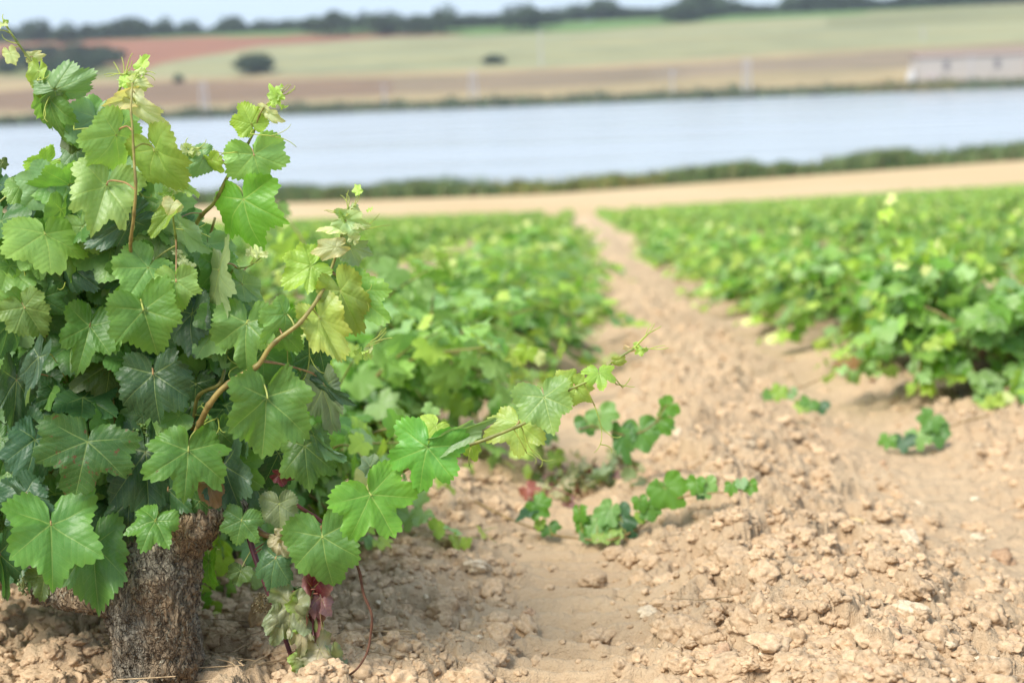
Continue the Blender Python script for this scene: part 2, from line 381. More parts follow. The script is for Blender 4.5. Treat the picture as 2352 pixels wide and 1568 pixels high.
# ---------------------------------------------------------------- clods and stones (nobody could count them)
def ico(sub):
    t = (1+5**.5)/2
    V = [(-1, t, 0), (1, t, 0), (-1, -t, 0), (1, -t, 0), (0, -1, t), (0, 1, t), (0, -1, -t), (0, 1, -t), (t, 0, -1), (t, 0, 1), (-t, 0, -1), (-t, 0, 1)]
    Fc = [(0, 11, 5), (0, 5, 1), (0, 1, 7), (0, 7, 10), (0, 10, 11), (1, 5, 9), (5, 11, 4), (11, 10, 2), (10, 7, 6), (7, 1, 8), (3, 9, 4), (3, 4, 2), (3, 2, 6), (3, 6, 8), (3, 8, 9), (4, 9, 5), (2, 4, 11), (6, 2, 10), (8, 6, 7), (9, 8, 1)]
    V = [nrm(p) for p in V]
    for s in range(sub):
        mp_ = {}; nf = []
        def md(a, b):
            k = (min(a, b), max(a, b))
            if k not in mp_: V.append(nrm((V[a]+V[b])/2)); mp_[k] = len(V)-1
            return mp_[k]
        for a, b, c in Fc:
            ab, bc, ca = md(a, b), md(b, c), md(c, a); nf += [(a, ab, ca), (b, bc, ab), (c, ca, bc), (ab, bc, ca)]
        Fc = nf
    return np.array(V), np.array(Fc)
IC1, IF1 = ico(1); IC2, IF2 = ico(2); IC3, IF3 = ico(3)
def clod(mb, p, s, seed, lvl, tint):
    V, Fc = ((IC1, IF1), (IC2, IF2), (IC3, IF3))[lvl]
    q = V*1.6+seed*7.7
    d = 1+.34*vnoise(q[:, 0], q[:, 1], q[:, 2])+.17*vnoise(q[:, 0]*2.6, q[:, 1]*2.6, q[:, 2]*2.6)+(.09*vnoise(q[:, 0]*6, q[:, 1]*6, q[:, 2]*6) if lvl == 2 else 0)
    d = d*(1-.28*np.clip((q@nrm([math.sin(seed*9), math.cos(seed*5), .6])-seed*0)%1.3-.6, 0, 1)) if lvl else d
    P = V*d[:, None]*s*np.array([1, .65+.4*rs.rand(), .45+.35*rs.rand()])
    a = rs.rand()*6.28; b = (rs.rand()-.5)*.9; ca, sa, cb, sb = math.cos(a), math.sin(a), math.cos(b), math.sin(b)
    P = P@np.array([[ca, -sa, 0], [sa, ca, 0], [0, 0, 1]])@np.array([[1, 0, 0], [0, cb, -sb], [0, sb, cb]])
    mb.add(P+p, Fc, tint)
mb = MB(); N = 36000
r_ = 1.95*np.exp(rs.rand(N)**1.25*math.log(12/1.95)); a_ = np.radians(rs.uniform(-25, 25, N))+yaw_c
cx, cy = np.sin(a_)*r_, np.cos(a_)*r_
_, trk = profile(cx, cy); keep = rs.rand(N) > trk*.93; cx, cy, r_ = cx[keep], cy[keep], r_[keep]; keep = ~((np.abs(cx+.73) < .16) & (cy < 2.55)); cx, cy, r_ = cx[keep], cy[keep], r_[keep]
czs = ground_z(cx, cy)
for k in range(len(cx)):
    big = rs.rand()
    s = .0035+.006*rs.rand() if big < .66 else (.008+.014*rs.rand() if big < .94 else .018+.022*rs.rand()**1.5)
    if r_[k] > 5: s = max(s, .008)*1.15
    t = rs.rand(); c0 = np.array([.54, .388, .240])*(.88+.24*rs.rand())
    if t > .985: c0 = np.array([.64, .52, .36])
    elif t > .97: c0 = np.array([.53, .35, .215])
    lvl = 2 if s > .015 and r_[k] < 4.5 else (1 if s > .007 and r_[k] < 7 else 0)
    clod(mb, (cx[k], cy[k], czs[k]-s*.05), s, rs.rand()*50, lvl, tuple(c0)+(0,))
tag(mb.build('gravel', [M_CLOD]), 'loose clods and pebbles scattered over the tilled soil', 'clods', kind='stuff')

# dry straw litter round the trunk
mb = MB()
for k in range(130):
    if k < 70: x0, y0 = rs.normal(-.60, .13), rs.normal(2.62, .12)
    else: x0, y0 = rs.uniform(-1.1, 1.2), rs.uniform(2.3, 4.2)
    L = rs.uniform(.03, .12); a = rs.rand()*6.28; P = []
    for t in np.linspace(0, 1, 5): P.append((x0+math.cos(a)*L*t+.008*math.sin(t*4+k), y0+math.sin(a)*L*t*.6, 0))
    P = np.array(P); P[:, 2] = ground_z(P[:, 0], P[:, 1]).max()+.002+.012*rs.rand()*np.linspace(0, 1, 5)
    tube(mb, P, .0011, tuple(np.array([.42, .30, .17])*(.6+.6*rs.rand()))+(0,), 4)
tag(mb.build('dry_straw', [M_WOODY]), 'thin dry straw and twig litter on the soil', 'straw', kind='stuff')

# ---------------------------------------------------------------- vine leaf
CP_A = np.array([0, 13, 27, 40, 52, 66, 80, 94, 108, 128, 148, 164, 174.])
def leaf_geo(L, seed, sinus=1.0, nst=160, nrad=10, cup=0.0, droop=.25, fold=.1, wave=.05, wr=1.0, teeth=1.0, edge=0.0):
    r_ = np.random.RandomState(seed)
    cpr = np.array([1.0, .91, .85-.20*sinus, .85, .92, .87, .78-.13*sinus, .77, .79, .70, .57, .42, .24])*(1+.075*r_.randn(13)); cpr[0] = 1
    cpl = cpr*(1+.07*r_.randn(13)); cpl[0] = 1
    th = np.linspace(-174, 174, nst+1); R_ = np.where(th >= 0, np.interp(np.abs(th), CP_A, cpr), np.interp(np.abs(th), CP_A, cpl))
    ker = np.array([1, 2, 1.])/4
    if nst > 60:
        for _ in range(3): R_[1:-1] = R_[:-2]*.25+R_[1:-1]*.5+R_[2:]*.25
        per = 8.7; ph = (np.abs(th)/per+r_.rand()*.0) ; tooth = 1-np.abs(((ph+.5) % 1)-.5)*2
        big = .5+.5*r_.rand(60)[(ph+.5).astype(int) % 60]
        R_ = R_*(1+teeth*(.105*(tooth**.8-.45)*big))
    t = (np.arange(1, nrad+1)/nrad)**.9
    TH, T = np.meshgrid(np.radians(th), t); RR = T*R_[None, :]
    x = np.sin(TH)*RR; y = np.cos(TH)*RR
    veins = np.radians([0, 52, 108]); ath = np.abs(TH); k = np.argmin(np.abs(ath[..., None]-veins), -1); dl = ath-veins[k]
    u = RR*np.cos(dl); vv = RR*np.abs(np.sin(dl))
    # relief
    z = -droop*(y*np.abs(y))*.5*np.where(y > 0, 1, .6)-cup*x*x+fold*np.abs(x)-fold*.2
    z = z+.10*np.minimum(vv, .16)*(1-T*.3)+.085*vnoise(x*2.3+seed*1.7, y*2.3, seed*.37)+.022*vnoise(x*6+seed, y*6, 1.5)                           # blade bulges between main veins
    q = ((u-vv*.72)*7.5) % 1.0
    z = z+.0045*np.sin(np.pi*q)*sstep(.02, .12, vv)
    z = z+wave*np.sin(TH*(3+r_.randint(0, 3))+r_.rand()*6)*T**2.2+wave*.5*np.sin(TH*11+r_.rand()*6)*T**4
    z = z-edge*np.clip(T-.6, 0, 1)**1.5*2
    P = np.stack([x*wr, y, z], -1).reshape(-1, 3)*L; UV = np.stack([u, vv], -1).reshape(-1, 2)
    n = nst+1; i, j = np.meshgrid(np.arange(nrad-1), np.arange(nst), indexing='ij')
    Fq = np.stack([i*n+j, (i+1)*n+j, (i+1)*n+j+1, i*n+j+1], -1).reshape(-1, 4)[:, ::-1]
    c = len(P); P = np.vstack([P, [[0, 0, 0]]]); UV = np.vstack([UV, [[0, 0]]])
    Ft = np.stack([np.full(nst, c), np.arange(nst)+1, np.arange(nst)], -1)
    return P, Fq, Ft, UV, (T.reshape(-1), RR.reshape(-1))
def add_leaf(mb, G, O, X, Yv, N, tint, edge_tint=None):
    P, Fq, Ft, UV, (T, _) = G
    V = O+P[:, :1]*X+P[:, 1:2]*Yv+P[:, 2:]*N
    c = np.tile(np.array(tint, float), (len(P), 1))
    if edge_tint is not None:
        k = np.r_[T, 0][:, None]**3; c = c*(1-k)+np.array(edge_tint)*k
    off = mb.n; mb.add(V, Fq if len(Fq) else np.zeros((0, 4), int), c, UV)
    mb.f.append(Ft+off); mb.mi.append(np.zeros(len(Ft)))
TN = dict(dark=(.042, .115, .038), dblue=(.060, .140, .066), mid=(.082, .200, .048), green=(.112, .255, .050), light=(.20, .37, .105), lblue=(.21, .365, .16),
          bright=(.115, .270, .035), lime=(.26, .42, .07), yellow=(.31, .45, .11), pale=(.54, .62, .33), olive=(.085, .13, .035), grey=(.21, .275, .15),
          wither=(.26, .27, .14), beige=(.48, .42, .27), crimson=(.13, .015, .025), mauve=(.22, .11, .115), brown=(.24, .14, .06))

# ---------------------------------------------------------------- the foreground vine
MAIN_D = 2.45
base = at(367, 1600, MAIN_D); gz = float(ground_z(base[0:1], base[1:2], False)[0]); base[2] = gz-.03
vine = tag(empty('grapevine', base), 'large old grapevine in the left foreground with thick shaggy trunk and sharply focused leaves', 'grapevine')
vine_inv = Matrix.Translation(-Vector(base))
def child(mb, name, mats, parent, label=None, smooth=True):
    o = mb.build(name, mats, None, smooth); o.parent = parent; o.matrix_parent_inverse = vine_inv
    if label: o['label'] = label
    return o

# trunk: one welded surface with two arms, then bark relief
def trunk_mesh(branches, voxel, amp, tint, seed=0, flakes=0):
    mb = MB()
    for P, r, n in branches:
        Q = smooth_path(P, n); rr = np.interp(np.linspace(0, 1, n), np.linspace(0, 1, len(r)), r)
        tube(mb, Q, rr, ns=28)
    me = mb.mesh('trunk_raw', []); o = bpy.data.objects.new('trunk_raw', me); COL.objects.link(o)
    md = o.modifiers.new('r', 'REMESH'); md.mode = 'VOXEL'; md.voxel_size = voxel
    md2 = o.modifiers.new('s', 'SMOOTH'); md2.iterations = 6
    dg = bpy.context.evaluated_depsgraph_get(); em = o.evaluated_get(dg).to_mesh()
    n = len(em.vertices); V = np.zeros(n*3); em.vertices.foreach_get('co', V); V = V.reshape(-1, 3)
    Nn = np.zeros(n*3); em.vertices.foreach_get('normal', Nn); Nn = Nn.reshape(-1, 3)
    Fq = np.array([list(p.vertices) for p in em.polygons if len(p.vertices) == 4]); Ftr = [list(p.vertices) for p in em.polygons if len(p.vertices) == 3]
    o.evaluated_get(dg).to_mesh_clear(); bpy.data.objects.remove(o)
    x, y, z = V.T+seed
    wx, wy, wz = x+.020*vnoise(x*25, y*25, z*18), y+.020*vnoise(x*25+9, y*25, z*18), z+.02*vnoise(x*18, y*18, z*18)
    rid = 1-np.abs(fbm(wx*40, wy*40, wz*15, 3)); rid2 = 1-np.abs(fbm(wx*120, wy*120, wz*42, 2))
    lump = fbm(x*13, y*13, z*11, 3)
    h = (rid-.55)*.0115+(rid2-.5)*.0055+lump*.0085
    V2 = V+Nn*(h*amp)[:, None]
    mb = MB(); sh = np.ones(n)
    warm = sstep(-.25, .6, lump)[:, None]
    c = (np.array(tint)*(1-warm)+np.array(tint)*np.array([1.15, .95, .78])*warm)*sh[:, None]
    mb.add(V2, Fq, np.c_[c, np.zeros(n)])
    if Ftr: mb.f.append(np.array(Ftr)); mb.mi.append(np.zeros(len(Ftr)))
    r2 = np.random.RandomState(seed+3)
    for k in range(flakes):                                           # loose strips of bark
        q = r2.randint(n); p = V2[q]; nn = Nn[q]; up = nrm(np.array([0, 0, 1.0])+.5*r2.randn(3)*np.array([1, 1, .3])); up = nrm(up-nn*(up@nn)); sd_ = np.cross(nn, up)
        L = r2.uniform(.006, .022); wd = r2.uniform(.0012, .0042); lift = r2.uniform(.0005, .004); S = []
        for t in np.linspace(-1, 1, 6):
            cc = p+up*L*.5*t+nn*(.001+lift*abs(t)**2*(1 if r2.rand() > .3 else .3))+sd_*.002*math.sin(t*3+k); ww = wd*(1-.7*abs(t))
            S += [cc-sd_*ww, cc+sd_*ww]
        S = np.array(S); ff = np.array([[2*i_, 2*i_+1, 2*i_+3, 2*i_+2] for i_ in range(5)])
        t_ = np.array(tint)*r2.uniform(.55, 1.7)*np.array([1, .97, .90]); mb.add(S, ff, tuple(t_)+(0,))
    return mb
B = lambda x, y, d=0.0: at(x, y, MAIN_D+d)
mb = trunk_mesh([
    ([B(360, 1700), B(366, 1600), B(365, 1500), B(355, 1420), B(352, 1340), B(372, 1260), B(400, 1200), B(425, 1120, .02), B(430, 1050, .05)], [.092, .084, .076, .075, .082, .080, .062, .045, .032], 60),
    ([B(365, 1400), B(300, 1372, -.02), B(220, 1352, -.03), B(150, 1350, -.02), B(95, 1345, 0), B(78, 1343, 0)], [.055, .052, .036, .033, .036, .037], 40),
    ([B(120, 1345, 0), B(100, 1300, .02), B(75, 1265, .04), B(55, 1240, .05)], [.03, .026, .026, .024], 20),
    ([B(395, 1240), B(440, 1200, -.02), B(490, 1165, -.03), B(530, 1170, -.03), B(560, 1180, -.02)], [.06, .050, .040, .026, .016], 30),
    ([B(490, 1175, -.03), B(505, 1120, -.02), B(515, 1060, 0)], [.032, .022, .014], 20),
    ([B(330, 1290), B(310, 1200, .08), B(300, 1120, .14)], [.05, .035, .025], 20),
    ([B(372, 1300), B(420, 1230, .12), B(450, 1150, .2)], [.05, .035, .022], 20)], .0030, 1.0, (.285, .262, .212), 0, 1500)
child(mb, 'trunk', [M_BARK], vine)

# shoots (measured from the photograph)
GRN, OLV, RED, BRN = (.21, .27, .055), (.25, .24, .06), (.25, .155, .055), (.19, .10, .05)
SHOOTS = {}
SH_DEF = [
 ('sa', [(215, 380, .02), (190, 320, .0), (150, 240, -.02), (95, 172, -.03), (42, 100, -.03), (8, 50, -.02)], .0042, .0016, OLV, GRN),
 ('sb', [(330, 640, 0), (300, 560, -.10), (308, 500, -.13), (312, 420, -.14), (306, 350, -.13), (302, 270, -.12), (304, 192, -.10)], .0037, .0016, RED, OLV),
 ('sc', [(255, 500, .06), (250, 300, .03), (268, 225, .0), (290, 165, -.01)], .0034, .0014, GRN, GRN),
 ('sd', [(400, 640, .05), (462, 498, .02), (500, 455, 0), (522, 405, -.01), (552, 365, -.02), (580, 312, -.02), (603, 250, -.03), (625, 228, -.03)], .0050, .0014, OLV, OLV),
 ('se', [(405, 600, 0), (404, 540, -.06), (396, 490, -.08), (388, 450, -.09)], .0028, .0014, GRN, GRN),
 ('sf', [(430, 1060, 0), (455, 985, -.08), (490, 915, -.12), (545, 868, -.12), (592, 838, -.12), (622, 795, -.12), (690, 740, -.11), (735, 680, -.08), (763, 610, -.04), (785, 540, -.04), (798, 480, -.04)], .0066, .0020, RED, OLV),
 ('sg', [(560, 1180, 0), (610, 1228, -.02), (680, 1228, -.03), (745, 1208, -.05), (850, 1120, -.05), (915, 1085, -.05), (985, 1055, -.05), (1062, 1025, -.05), (1130, 1003, -.05), (1210, 968, -.06), (1300, 898, -.06), (1352, 872, -.06), (1405, 832, -.06), (1455, 800, -.06)], .0058, .0015, BRN, GRN),
 ('sh', [(120, 720, .05), (85, 640, 0), (48, 590, -.02), (5, 522, -.03), (-40, 470, -.02)], .0044, .002, RED, OLV),
 ('si', [(430, 1060, .02), (440, 980, .0), (462, 905, -.01), (505, 880, -.02), (515, 850, .0)], .0040, .003, RED, OLV),
 ('sj', [(120, 1340, 0), (100, 1150, 0), (140, 1000, -.02), (155, 900, .0), (150, 850, .02)], .0052, .003, BRN, OLV),
 ('sk', [(330, 1200, .02), (270, 1000, .0), (255, 900, .0), (285, 760, .02), (330, 690, .02)], .0055, .003, BRN, OLV),
 ('sl', [(100, 740, .05), (106, 790, .0), (104, 800, 0)], .004, .003, RED, RED),
 ('sm', [(525, 700, .03), (535, 620, 0), (575, 610, -.02), (600, 590, -.02)], .0028, .0012, GRN, GRN),
]
def knots(P, k=.0):
    return P
for key, pts, r0, r1, c0, c1 in SH_DEF:
    P = smooth_path([B(*p) for p in pts], 14*len(pts)); L = np.r_[0, np.cumsum(np.linalg.norm(np.diff(P, axis=0), axis=1))]
    jit = .0012*np.stack([vnoise(L*30+hash(key[1])*0+ord(key[1]), L*0, 0), L*0, vnoise(L*30+40+ord(key[1]), L*0, 0)], -1); P = P+jit
    t = L/L[-1]; r = r0+(r1-r0)*t; node = np.exp(-(((L/.055) % 1.0-.5)/.09)**2); r = r*(1+.28*node)
    c = np.array(c0)[None]*(1-t[:, None])+np.array(c1)[None]*t[:, None]; c = c*(1-.25*node[:, None])
    mb = MB(); tube(mb, P, r, np.c_[c, np.zeros(len(c))], 9)
    SHOOTS[key] = dict(o=child(mb, 'shoot', [M_STEM], vine), P=P, L=L)

def tendril(mb, p, d, L, curl, r=.0011, col=(.34, .40, .07), seed=0, fork=True):
    r2 = np.random.RandomState(seed); d = nrm(d); n = 26; P = [np.array(p, float)]; ax = nrm(np.array([.25*r2.randn(), -1, .25*r2.randn()]))
    for k in range(n):
        t = k/n; a = curl*(.15+t**2.2*2.2)/n*2.0; c_, s_ = math.cos(a), math.sin(a)
        d = d*c_+np.cross(ax, d)*s_+ax*(ax@d)*(1-c_); P.append(P[-1]+d*L/n)
    P = np.array(P); tube(mb, P, np.linspace(r, r*.55, len(P)), tuple(col)+(0,), 6)
    if fork: k = 11; tendril(mb, P[k], nrm(P[k+1]-P[k])+.5*nrm(np.cross(ax, P[k+1]-P[k])), L*.5, -curl*1.1, r*.8, col, seed+1, False)
def crumpled(mb, p, s, seed, tint, up=(0, 0, 1)):
    """A small unfolding leaf, cupped and wrinkled."""
    r2 = np.random.RandomState(seed)
    G = leaf_geo(s, seed, 1.2, 90, 7, cup=r2.uniform(.2, 1.0), droop=r2.uniform(.2, 1.4), fold=r2.uniform(.3, .9), wave=.14, wr=r2.uniform(.55, .9))
    Yv = nrm(np.array(up)*.2+r2.randn(3)*np.array([1, .5, .7])); N = nrm(np.array([0, -1, .4])+.6*r2.randn(3)); N = nrm(N-Yv*(N@Yv)); add_leaf(mb, G, p, np.cross(Yv, N), Yv, N, tuple(tint)+(0,))
def new_sub(mb, name, key, mats, label=None):
    o = child(mb, name, mats, SHOOTS[key]['o'], label); o.matrix_parent_inverse = Matrix.Identity(4); return o

def frame(jp, tp, D, pitch, roll):
    j = at(jp[0], jp[1], D); view = nrm(CAM-j)
    d2 = (tp[0]-jp[0])*CR-(tp[1]-jp[1])*CU; d2 = nrm(d2-view*(d2@view))
    p, q = R(pitch), R(roll)
    Yv = d2*math.cos(p)+view*math.sin(p); N = view*math.cos(p)-d2*math.sin(p); X = np.cross(Yv, N)
    X2 = X*math.cos(q)-N*math.sin(q); N2 = N*math.cos(q)+X*math.sin(q)
    return j, X2, Yv, N2
# junction x,y, tip x,y, apparent width, depth offset, pitch, roll, tone, key, extra
LV = [
 (385,1125,376,1215,112,-.06,5,0,'dark','sk',dict(dmg=.2)),(458,1150,472,1228,84,-.07,5,10,'mid','si',{}),(298,1150,286,1245,120,-.05,8,0,'dark','sk',{}),(80,1010,60,1110,120,-.08,10,0,'dblue','sj',{}),(500,990,520,1070,100,-.05,5,0,'mid','si',{}),
 (23,122, 30,150, 34,-.03,20,20,'pale','sa',{}),(72,131,102,127,28,-.03,20,0,'pale','sa',{}),(88,163,74,221,38,-.04,10,30,'yellow','sa',dict(wave=.1)),
 (128,205,205,178,84,-.05,25,10,'lblue','sa',dict(fold=-.12)),(112,226,119,325,66,-.04,5,35,'green','sa',{}),(100,225,90,275,44,-.03,5,-40,'light','sa',{}),
 (242,262,232,300,150,.03,48,0,'lblue','sc',{}),(267,310,216,398,112,-.09,15,-10,'light','sb',dict(sinus=.5)),(352,346,414,440,104,-.10,0,30,'yellow','sb',dict(fold=.2)),
 (312,240,364,292,54,-.08,25,30,'pale','sb',{}),(298,226,241,242,42,-.07,30,0,'pale','sb',{}),(310,190,348,198,34,-.07,20,0,'pale','sb',{}),
 (468,362,415,392,64,-.04,35,10,'lblue','sd',{}),(486,368,508,398,36,-.04,0,30,'lime','sd',{}),(578,286,552,240,80,-.03,-5,0,'lime','sd',dict(sinus=.3)),
 (612,258,648,280,24,-.03,20,40,'pale','sd',{}),(583,355,610,434,142,-.04,5,-8,'light','sd',dict(sinus=.8)),(559,458,590,574,146,-.03,0,10,'bright','sd',dict(sinus=.7)),
 (160,425,70,448,118,-.02,15,0,'light','sa',{}),(246,422,222,530,158,-.10,10,0,'light','sb',dict(fold=.22,droop=.5)),(110,375,58,414,70,.04,10,0,'lime','sa',{}),
 (45,430,28,462,66,0,20,0,'light','sh',{}),(165,322,165,352,50,0,30,0,'olive','sa',{}),(172,345,176,390,64,.02,15,0,'grey','sa',{}),
 (104,536,112,625,186,-.10,20,-5,'light','sh',dict(sinus=.4)),(190,520,208,590,100,-.05,20,10,'light','sb',{}),
 (300,505,200,568,88,-.09,25,10,'dblue','sb',dict(sinus=.3,cup=.4)),(341,614,290,684,150,-.08,28,0,'light','se',{}),(404,645,415,720,102,-.12,0,5,'light','se',dict(sinus=.6)),
 (300,620,215,640,90,.0,30,0,'dblue','sb',{}),(160,610,205,655,90,-.02,35,20,'dblue','sh',dict(cup=.6)),(412,520,470,588,60,-.05,10,35,'lblue','sd',{}),
 (388,490,342,538,36,-.10,10,30,'lime','se',{}),(397,468,392,492,50,-.10,20,0,'pale','se',{}),(207,747,182,852,136,-.06,5,-8,'mid','sj',dict(sinus=1.3,dmg=.2)),
 (329,710,350,812,172,-.13,8,0,'green','sk',dict(sinus=.2)),(440,720,445,812,84,-.03,10,25,'dblue','sk',dict(dmg=.3)),(502,620,512,745,70,-.04,0,50,'grey','sm',{}),
 (500,612,480,700,90,.0,0,-20,'mid','sm',{}),(57,700,2,640,110,-.05,15,0,'light','sh',{}),(56,706,104,772,112,-.08,10,-10,'light','sh',{}),
 (25,745,10,830,70,-.05,0,-30,'dblue','sh',{}),(250,838,238,932,148,.0,5,0,'olive','sk',dict(dmg=.55)),(351,857,365,970,162,-.07,5,0,'dark','sk',dict(sinus=.7,dmg=.25)),
 (566,741,556,846,150,-.09,12,0,'light','sf',dict(sinus=.9)),(654,722,612,778,84,-.10,10,-10,'light','sf',{}),(640,748,690,812,78,-.10,10,15,'green','sf',dict(sinus=.2)),
 (714,612,648,650,112,-.05,15,10,'lime','sf',dict(wave=.09)),(770,568,716,580,50,-.06,20,0,'pale','sf',{}),(792,506,842,520,54,-.06,20,0,'pale','sf',{}),(781,524,727,524,20,-.05,10,50,'pale','sf',{}),
 (803,565,856,590,66,-.03,15,20,'grey','sf',dict(wave=.12)),(815,665,880,742,108,-.02,5,10,'light','sf',{}),(782,668,832,764,104,-.06,0,10,'yellow','sf',{}),(735,730,786,830,108,-.08,0,-5,'yellow','sf',{}),
 (770,630,720,600,80,-.01,10,0,'light','sf',{}),(735,800,692,888,82,.0,5,0,'dark','sf',{}),(615,913,608,1058,192,-.13,3,-4,'green','sf',dict(sinus=.5,dmg=.15)),
 (742,890,758,1004,86,-.05,-5,25,'grey','sf',dict(edge=.15)),(700,1024,712,1130,126,-.06,5,20,'mid','sf',dict(edge=.1)),(720,1000,785,1068,34,-.07,15,50,'dblue','sf',{}),(745,885,805,940,30,-.06,15,45,'dblue','sf',{}),
 (433,1034,420,1155,202,-.12,3,3,'green','sf',dict(sinus=1.7,dmg=.45)),(201,1014,190,1126,222,-.12,15,0,'mid','sj',dict(sinus=.5,dmg=.5)),(334,1038,350,1200,170,-.05,5,0,'dark','sk',dict(dmg=.3)),
 (512,1066,558,1176,118,-.05,5,10,'dblue','si',dict(dmg=.3)),(641,1156,650,1222,90,-.05,5,-10,'grey','sg',{}),(117,1203,142,1348,226,-.16,3,5,'green','sj',dict(sinus=1.0)),
 (215,1250,212,1396,146,-.10,0,5,'mid','sj',dict(sinus=.4)),(52,1132,28,1206,116,-.10,5,-8,'dblue','sj',{}),(60,1130,112,1204,64,-.13,10,30,'dblue','sj',{}),
 (357,1194,330,1268,116,-.12,10,0,'green','sk',dict(sinus=1.1)),(555,1194,540,1256,100,-.08,5,0,'mid','sg',dict(dmg=.4)),(633,1281,604,1361,90,-.08,5,0,'dblue','sg',{}),
 (740,1232,745,1356,186,-.11,3,0,'mid','sg',dict(sinus=.5,dmg=.4)),(852,1135,900,1240,206,-.10,8,-5,'bright','sg',dict(sinus=1.1)),(983,1026,976,1141,184,-.09,3,0,'green','sg',dict(sinus=1.0)),
 (1000,978,975,1010,90,-.03,30,0,'lime','sg',{}),(1032,1002,1138,966,50,-.08,30,25,'lblue','sg',{}),(1191,971,1172,1046,128,-.03,0,5,'yellow','sg',dict(sinus=1.0)),
 (1250,912,1254,998,146,-.09,10,0,'light','sg',dict(sinus=1.0)),(1300,882,1284,850,70,-.03,0,0,'yellow','sg',{}),(1322,890,1352,936,70,-.04,0,10,'yellow','sg',{}),
 (1376,856,1386,892,74,-.08,15,0,'lime','sg',dict(sinus=1.4,wave=.1)),(1415,830,1440,836,22,-.07,0,30,'yellow','sg',{}),(1440,800,1458,810,12,-.06,0,30,'pale','sg',{}),(852,1072,832,1048,54,-.04,0,20,'grey','sg',{}),(1076,1012,1074,1064,46,-.04,0,25,'lime','sg',{}),
 (640,1092,676,1108,34,-.03,0,20,'crimson','sf',{}),(553,1310,545,1345,60,-.04,0,0,'olive','sg',{}),(478,1290,474,1366,46,.07,0,40,'bright','sg',{}),
 (0,1272,12,1386,70,-.08,0,0,'dark','sj',{}),(105,1320,140,1376,90,-.04,20,0,'olive','sj',{}),(135,905,115,972,104,-.03,5,0,'dark','sj',{}),
 (38,872,26,1000,90,-.06,0,-25,'dblue','sj',{}),(88,820,42,912,44,-.12,0,50,'dblue','sj',{}),(450,880,455,950,104,.02,0,0,'dark','sk',{}),
 (556,652,600,698,60,-.05,10,20,'lblue','sm',{}),(480,1110,500,1160,60,-.08,20,0,'brown','si',{}),(240,470,175,490,90,.0,20,0,'light','sb',{}),
 (370,540,420,600,110,.0,15,0,'light','se',{}),(60,960,100,1050,120,.0,10,0,'dblue','sj',{}),(300,960,280,1040,130,.02,10,0,'dark','sk',{}),
 (10,1050,0,1120,120,-.03,10,0,'mid','sj',{}),(690,850,700,930,110,.03,10,0,'mid','sf',{}),(640,1040,600,1120,120,.02,10,0,'dark','sf',{}),
 (20,610,-5,560,70,0,20,0,'light','sh',{}),(5,372,14,388,26,-.02,10,0,'olive','sh',{}),
]
for k, (jx, jy, tx, ty, wd, dd, pit, rol, tone, key, ex) in enumerate(LV):
    if not ex.get('flat') and wd > 50: pit += rs.uniform(-16, 20); rol += rs.uniform(-24, 24)
    D = MAIN_D+dd; j, X, Yv, N = frame((jx, jy), (tx+.13*(ty-jy)*rs.randn()*.8, ty), D, pit, rol)
    L = math.hypot(tx-jx, ty-jy)/FPX*D/math.cos(R(pit)); wr = wd/FPX*D/(1.58*L*max(.35, math.cos(R(rol))))
    wr = min(wr, 1.55)
    kw = dict(sinus=ex.get('sinus', rs.uniform(.1, .8)), cup=ex.get('cup', rs.uniform(-.15, .45)), droop=ex.get('droop', rs.uniform(.2, .95)), fold=ex.get('fold', rs.uniform(-.12, .34)), wave=ex.get('wave', rs.uniform(.035, .085)), wr=wr, edge=ex.get('edge', 0))
    hi = wd > 60
    G = leaf_geo(L, 100+k, nst=160 if hi else 120, nrad=14 if hi else 8, **kw)
    t = np.array(TN[tone])*(1+.12*rs.randn())*(1+.06*rs.randn(3)); dm = ex.get('dmg', .05 if tone in ('mid', 'dark', 'dblue') else 0) + (.12 if rs.rand() > .6 and jy > 600 else 0)
    mb = MB(); et = np.r_[t*np.array([1.2, 1.12, .9]), dm+.1] if tone in ('green', 'light', 'bright', 'mid', 'lime') else None
    if tone in ('pale', 'yellow'): et = np.r_[t*np.array([1.05, .90, .75]), .0]
    add_leaf(mb, G, j, X, Yv, N, tuple(t)+(dm,), et)
    # petiole back to the shoot
    S = SHOOTS[key]; dist = np.linalg.norm(S['P']-j, axis=1)+.0*S['L']; q = np.argmin(dist); pr = .0016 if hi else .0010
    pc = (.33, .36, .09, 0) if k % 3 else (.33, .20, .09, 0)
    if dist[q] < .16: e = S['P'][q]
    else: e = j+nrm(np.array([.2*rs.randn(), 1, -.3]))*.07-Yv*.02
    mid = (j+e)/2-N*.006-Yv*.012*min(1, dist[q]/.05)
    tube(mb, smooth_path([j-N*.0006+Yv*.002, j-Yv*.004-N*.003, mid, e], 12), pr, pc, 6, mi=1)
    o = new_sub(mb, 'leaf', key, [M_LEAF, M_STEM])
    if tone in ('yellow', 'crimson', 'pale', 'brown'): o['label'] = {'yellow': 'thin yellow leaf', 'crimson': 'dark red leaf', 'pale': 'small pale unfolding leaf', 'brown': 'small brown leaf'}[tone]

